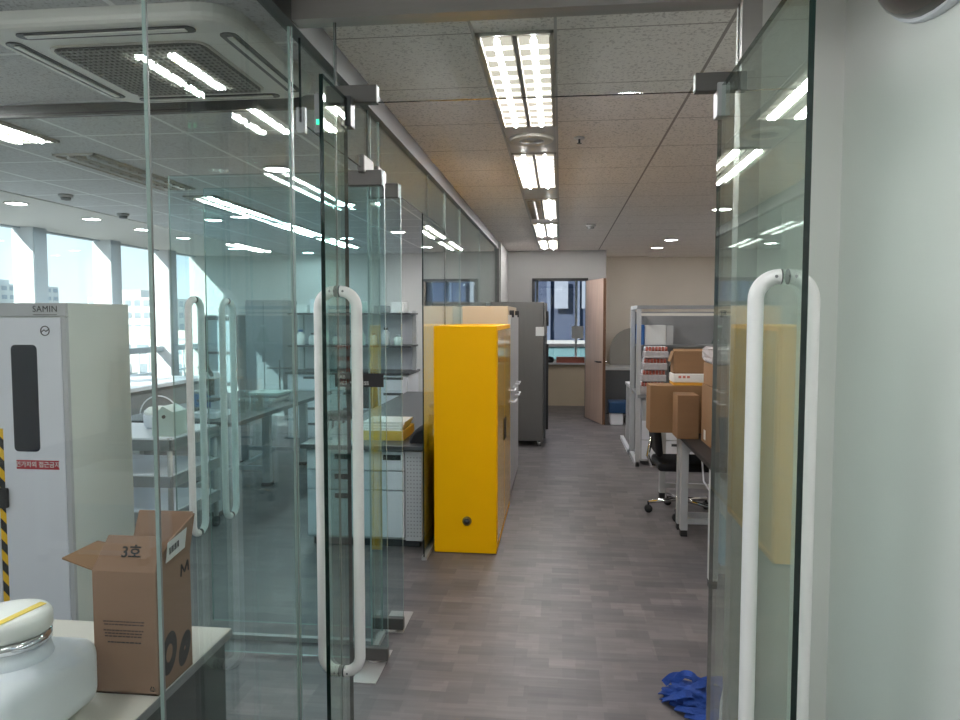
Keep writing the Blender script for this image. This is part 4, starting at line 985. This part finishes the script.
# ------------------------------------------------------------------ blue bundle by the right door
t = thing('blue_cloth_bundle', 'crumpled bright blue cloth straps on the floor by the right glass door', 'cloth bundle', (0.55, 2.9, 0))
b = MB(); bmesh.ops.create_icosphere(b.bm, subdivisions=4, radius=1.0)
from mathutils import noise
for v in b.bm.verts:
    n = noise.noise(v.co*2.6)*0.40+abs(noise.noise(v.co*5.0))*0.5-0.12+noise.noise(v.co*11.0)*0.10
    r_ = 1.0+n
    v.co = Vector((0.575+v.co.x*0.128*r_, 2.89+v.co.y*0.085*r_, max(0.0015, 0.022+v.co.z*0.040*r_)))
for f in b.bm.faces: f.smooth = True
b.build('cloth_heap', BLUEC, t)
def ribbon(pts, wdt, th=0.003):
    b = MB(); P_ = [Vector(p) for p in pts]; prev = None
    for i, p in enumerate(P_):
        tn = (P_[min(i+1, len(P_)-1)]-P_[max(i-1, 0)]).normalized()
        sd = tn.cross(Vector((0.25, -0.5, 0.8))).normalized(); up = sd.cross(tn).normalized()
        q = [b.bm.verts.new(p+sd*wdt/2+up*th/2), b.bm.verts.new(p-sd*wdt/2+up*th/2), b.bm.verts.new(p-sd*wdt/2-up*th/2), b.bm.verts.new(p+sd*wdt/2-up*th/2)]
        if prev:
            for k in range(4):
                f = b.bm.faces.new((prev[k], prev[(k+1) % 4], q[(k+1) % 4], q[k])); f.smooth = False
        else: b.bm.faces.new(q)
        prev = q
    b.bm.faces.new(prev); return b
def spline(c, n=8):
    out = []
    for i in range(len(c)-1):
        p0, p1, p2, p3 = [Vector(c[max(0, min(len(c)-1, j))]) for j in (i-1, i, i+1, i+2)]
        for k in range(n):
            s = k/n; out.append(0.5*((2*p1)+(p2-p0)*s+(2*p0-5*p1+4*p2-p3)*s*s+(-p0+3*p1-3*p2+p3)*s**3))
    out.append(Vector(c[-1])); return out
for c in ([(0.405, 2.95, 0.02), (0.44, 2.91, 0.045), (0.50, 2.87, 0.05), (0.56, 2.84, 0.035), (0.62, 2.80, 0.02)],
          [(0.45, 2.84, 0.018), (0.50, 2.80, 0.035), (0.56, 2.795, 0.028), (0.64, 2.79, 0.018), (0.70, 2.83, 0.016)],
          [(0.50, 2.93, 0.06), (0.54, 2.90, 0.10), (0.58, 2.90, 0.105), (0.60, 2.86, 0.08), (0.565, 2.84, 0.045)],
          [(0.55, 2.95, 0.075), (0.60, 2.93, 0.115), (0.65, 2.90, 0.10), (0.67, 2.86, 0.05), (0.70, 2.86, 0.016)],
          [(0.43, 3.02, 0.022), (0.47, 3.03, 0.06), (0.52, 3.00, 0.085), (0.57, 2.98, 0.07)],
          [(0.41, 2.90, 0.012), (0.45, 2.86, 0.06), (0.49, 2.85, 0.085), (0.53, 2.87, 0.06), (0.55, 2.83, 0.02)],
          [(0.46, 2.97, 0.05), (0.50, 2.97, 0.11), (0.535, 2.95, 0.115), (0.55, 2.92, 0.06)],
          [(0.48, 2.80, 0.012), (0.53, 2.765, 0.025), (0.58, 2.75, 0.03), (0.63, 2.73, 0.02), (0.66, 2.68, 0.01)],
          [(0.60, 2.99, 0.06), (0.66, 2.98, 0.085), (0.72, 2.95, 0.04), (0.74, 2.93, 0.02)]):
    ribbon(spline([(p[0]+0.012, p[1]-0.02, max(0.010, p[2]*0.78)) for p in c]), 0.030).build('strap', BLUEC, t)
t = thing('white_rod', 'short bent white tube lying on the blue cloth behind the door glass', 'tube', (0.61, 2.72, 0.04))
MB().tube([(0.602, 2.68, 0.045), (0.618, 2.74, 0.085), (0.642, 2.80, 0.115)], 0.006, 8).build('tube', WHITE, t)

# dome on the right wall
t = thing('wall_dome', 'dark glossy dome with a pale rim high on the right wall', 'dome', (0.80, 1.55, 2.2))
def ell(c, rx, ry, rz, m, nm, half=True):
    b = MB(); bmesh.ops.create_uvsphere(b.bm, u_segments=32, v_segments=16, radius=1.0)
    for v in b.bm.verts: v.co = Vector((min(0.813, c[0]+v.co.x*rx), c[1]+v.co.y*ry, c[2]+v.co.z*rz))
    for f in b.bm.faces: f.smooth = True
    return b.build(nm, m, t)
DOME = mat('dark_red_reflections', (0.035, 0.012, 0.008, 1), 0.06, 0, 0.9, 14)  # reddish reflections are put into the mottled base colour
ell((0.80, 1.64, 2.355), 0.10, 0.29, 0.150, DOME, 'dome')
b = MB(); b.lathe([(0.222, -0.02), (0.226, -0.005), (0.226, 0.0)], (0.8135, 1.64, 2.355), 40, 'x'); 
for v in b.bm.verts: v.co.z = 2.355+(v.co.z-2.355)*0.70; v.co.y = 1.64+(v.co.y-1.64)*1.34
b.build('rim', WHITE, t)

# ------------------------------------------------------------------ outside
GR = ground_mat()
struct('ground', MB().box(-900, 400, -300, 1500, -14.5, -14.0), GR)
def block(name, label, x0, x1, y0, y1, z0, z1, rows, cols, m=OUTB, face='x'):
    t = thing(name, label, 'building', ((x0+x1)/2, (y0+y1)/2, z0))
    MB().box(x0, x1, y0, y1, z0, z1).build('walls', m, t)
    rw = (z1-z0)/rows
    for r_ in range(rows):
        bnd = MB()
        for k in range(cols):
            a = x0+(x1-x0)*(k+0.18)/cols; e = x0+(x1-x0)*(k+0.82)/cols
            bnd.box(a, e, y0-0.15, y0, z0+rw*(r_+0.3), z0+rw*(r_+0.78))
            a = y0+(y1-y0)*(k+0.18)/cols; e = y0+(y1-y0)*(k+0.82)/cols
            bnd.box(x1, x1+0.15, a, e, z0+rw*(r_+0.3), z0+rw*(r_+0.78))
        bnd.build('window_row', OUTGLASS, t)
    MB().box(x0+(x1-x0)*0.3, x0+(x1-x0)*0.6, y0+(y1-y0)*0.3, y0+(y1-y0)*0.6, z1, z1+rw*0.7).build('roof_hut', m, t)
    return t
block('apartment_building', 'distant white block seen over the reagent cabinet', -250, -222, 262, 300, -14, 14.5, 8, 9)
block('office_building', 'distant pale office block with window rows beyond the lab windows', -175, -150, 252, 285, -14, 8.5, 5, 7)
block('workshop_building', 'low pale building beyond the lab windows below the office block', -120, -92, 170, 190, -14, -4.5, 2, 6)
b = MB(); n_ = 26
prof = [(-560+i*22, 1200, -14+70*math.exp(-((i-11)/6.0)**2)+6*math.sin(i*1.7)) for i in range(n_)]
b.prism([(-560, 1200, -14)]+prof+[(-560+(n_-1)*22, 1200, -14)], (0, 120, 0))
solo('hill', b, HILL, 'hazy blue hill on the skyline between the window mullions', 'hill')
t = thing('overpass', 'pale overpass crossing behind the lab windows', 'bridge', (-110, 150, -14))
MB().box(-210, -40, 148, 154, -3.2, -1.6).build('deck', mat('cream_concrete', (0.72, 0.64, 0.48, 1), 0.8), t)
for k in range(7): MB().box(-200+k*25, -197+k*25, 149, 153, -14, -3.2).build('pier', OUTB, t)
t = thing('balcony_railing', 'white railing outside the lab windows', 'railing', (-7.3, 8, 0))
for k in range(40): MB().box(-7.42, -7.39, 3.0+k*0.3, 3.02+k*0.3, 0.0, 0.95).build('baluster', WHITE, t)
for z in (0.12, 0.5, 0.93): MB().box(-7.43, -7.38, 2.9, 15, z, z+0.035).build('rail', WHITE, t)
struct('floor_balcony', MB().box(-7.6, -6.2, -3.2, 15.2, -0.3, -0.02), OUTB)
t = thing('neighbour_building', 'blue-grey clad building close outside the far window', 'building', (0, 19, -14))
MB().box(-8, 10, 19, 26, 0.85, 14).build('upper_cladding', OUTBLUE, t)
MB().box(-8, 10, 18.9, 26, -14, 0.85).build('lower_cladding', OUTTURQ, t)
for k in range(9): MB().box(-2.6+k*0.75, -2.5+k*0.75, 18.85, 19, 0.85, 14).build('panel_rib', mat('pale_rib', (0.085, 0.105, 0.15, 1), 0.6, spec=0.05), t)
MB().box(-8, 10, 18.8, 18.9, 0.78, 0.93).build('ledge', MGREY, t)
for x, w_ in ((-0.15, 0.35), (0.55, 0.10)): MB().box(x, x+w_, 18.78, 18.84, 1.75, 2.5).build('window', mat('pale_panel', (0.16, 0.18, 0.22, 1), 0.5, spec=0.05), t)

# ------------------------------------------------------------------ light, sky, camera
wld = bpy.data.worlds.new('sky'); SC.world = wld; wld.use_nodes = True
nt = wld.node_tree; nt.nodes.clear()
o = nt.nodes.new('ShaderNodeOutputWorld'); bgd = nt.nodes.new('ShaderNodeBackground')
tc = nt.nodes.new('ShaderNodeTexCoord'); sx = nt.nodes.new('ShaderNodeSeparateXYZ'); rp = nt.nodes.new('ShaderNodeValToRGB')
lnk(nt, tc.outputs['Generated'], sx.inputs[0]); lnk(nt, sx.outputs[2], rp.inputs[0])
rp.color_ramp.elements[0].position = 0.0; rp.color_ramp.elements[0].color = (0.86, 0.93, 0.98, 1)
rp.color_ramp.elements[1].position = 0.35; rp.color_ramp.elements[1].color = (0.50, 0.74, 0.98, 1)
lnk(nt, rp.outputs[0], bgd.inputs[0]); bgd.inputs[1].default_value = 1.05
lnk(nt, bgd.outputs[0], o.inputs[0])
sd = bpy.data.lights.new('sun', 'SUN'); sd.energy = 8.0; sd.angle = 0.01; sd.color = (1, 0.94, 0.84)
so = bpy.data.objects.new('sun', sd); COL.objects.link(so); so.rotation_euler = (math.radians(60), 0, math.radians(-32))

f = 722.0
cam = bpy.data.cameras.new('camera'); co = bpy.data.objects.new('camera', cam); COL.objects.link(co)
cam.sensor_fit = 'HORIZONTAL'; cam.sensor_width = 36; cam.lens = f/960*36; cam.clip_start = 0.05; cam.clip_end = 3000
yaw = math.atan(80/f); pit = math.atan(44/math.hypot(f, 80))
co.location = (0, 0, 1.55); co.rotation_euler = (PI/2-pit, 0, yaw)
SC.camera = co
SC.view_settings.view_transform = 'Standard'; SC.view_settings.look = 'None'
SC.view_settings.exposure = 0.62; SC.view_settings.gamma = 1.0; SC.view_settings.use_curve_mapping = False
cy = SC.cycles
cy.max_bounces = 12; cy.diffuse_bounces = 8; cy.glossy_bounces = 6; cy.transparent_max_bounces = 64; cy.transmission_bounces = 6
cy.use_denoising = True; cy.caustics_reflective = False; cy.caustics_refractive = False
cy.sample_clamp_indirect = 6.0
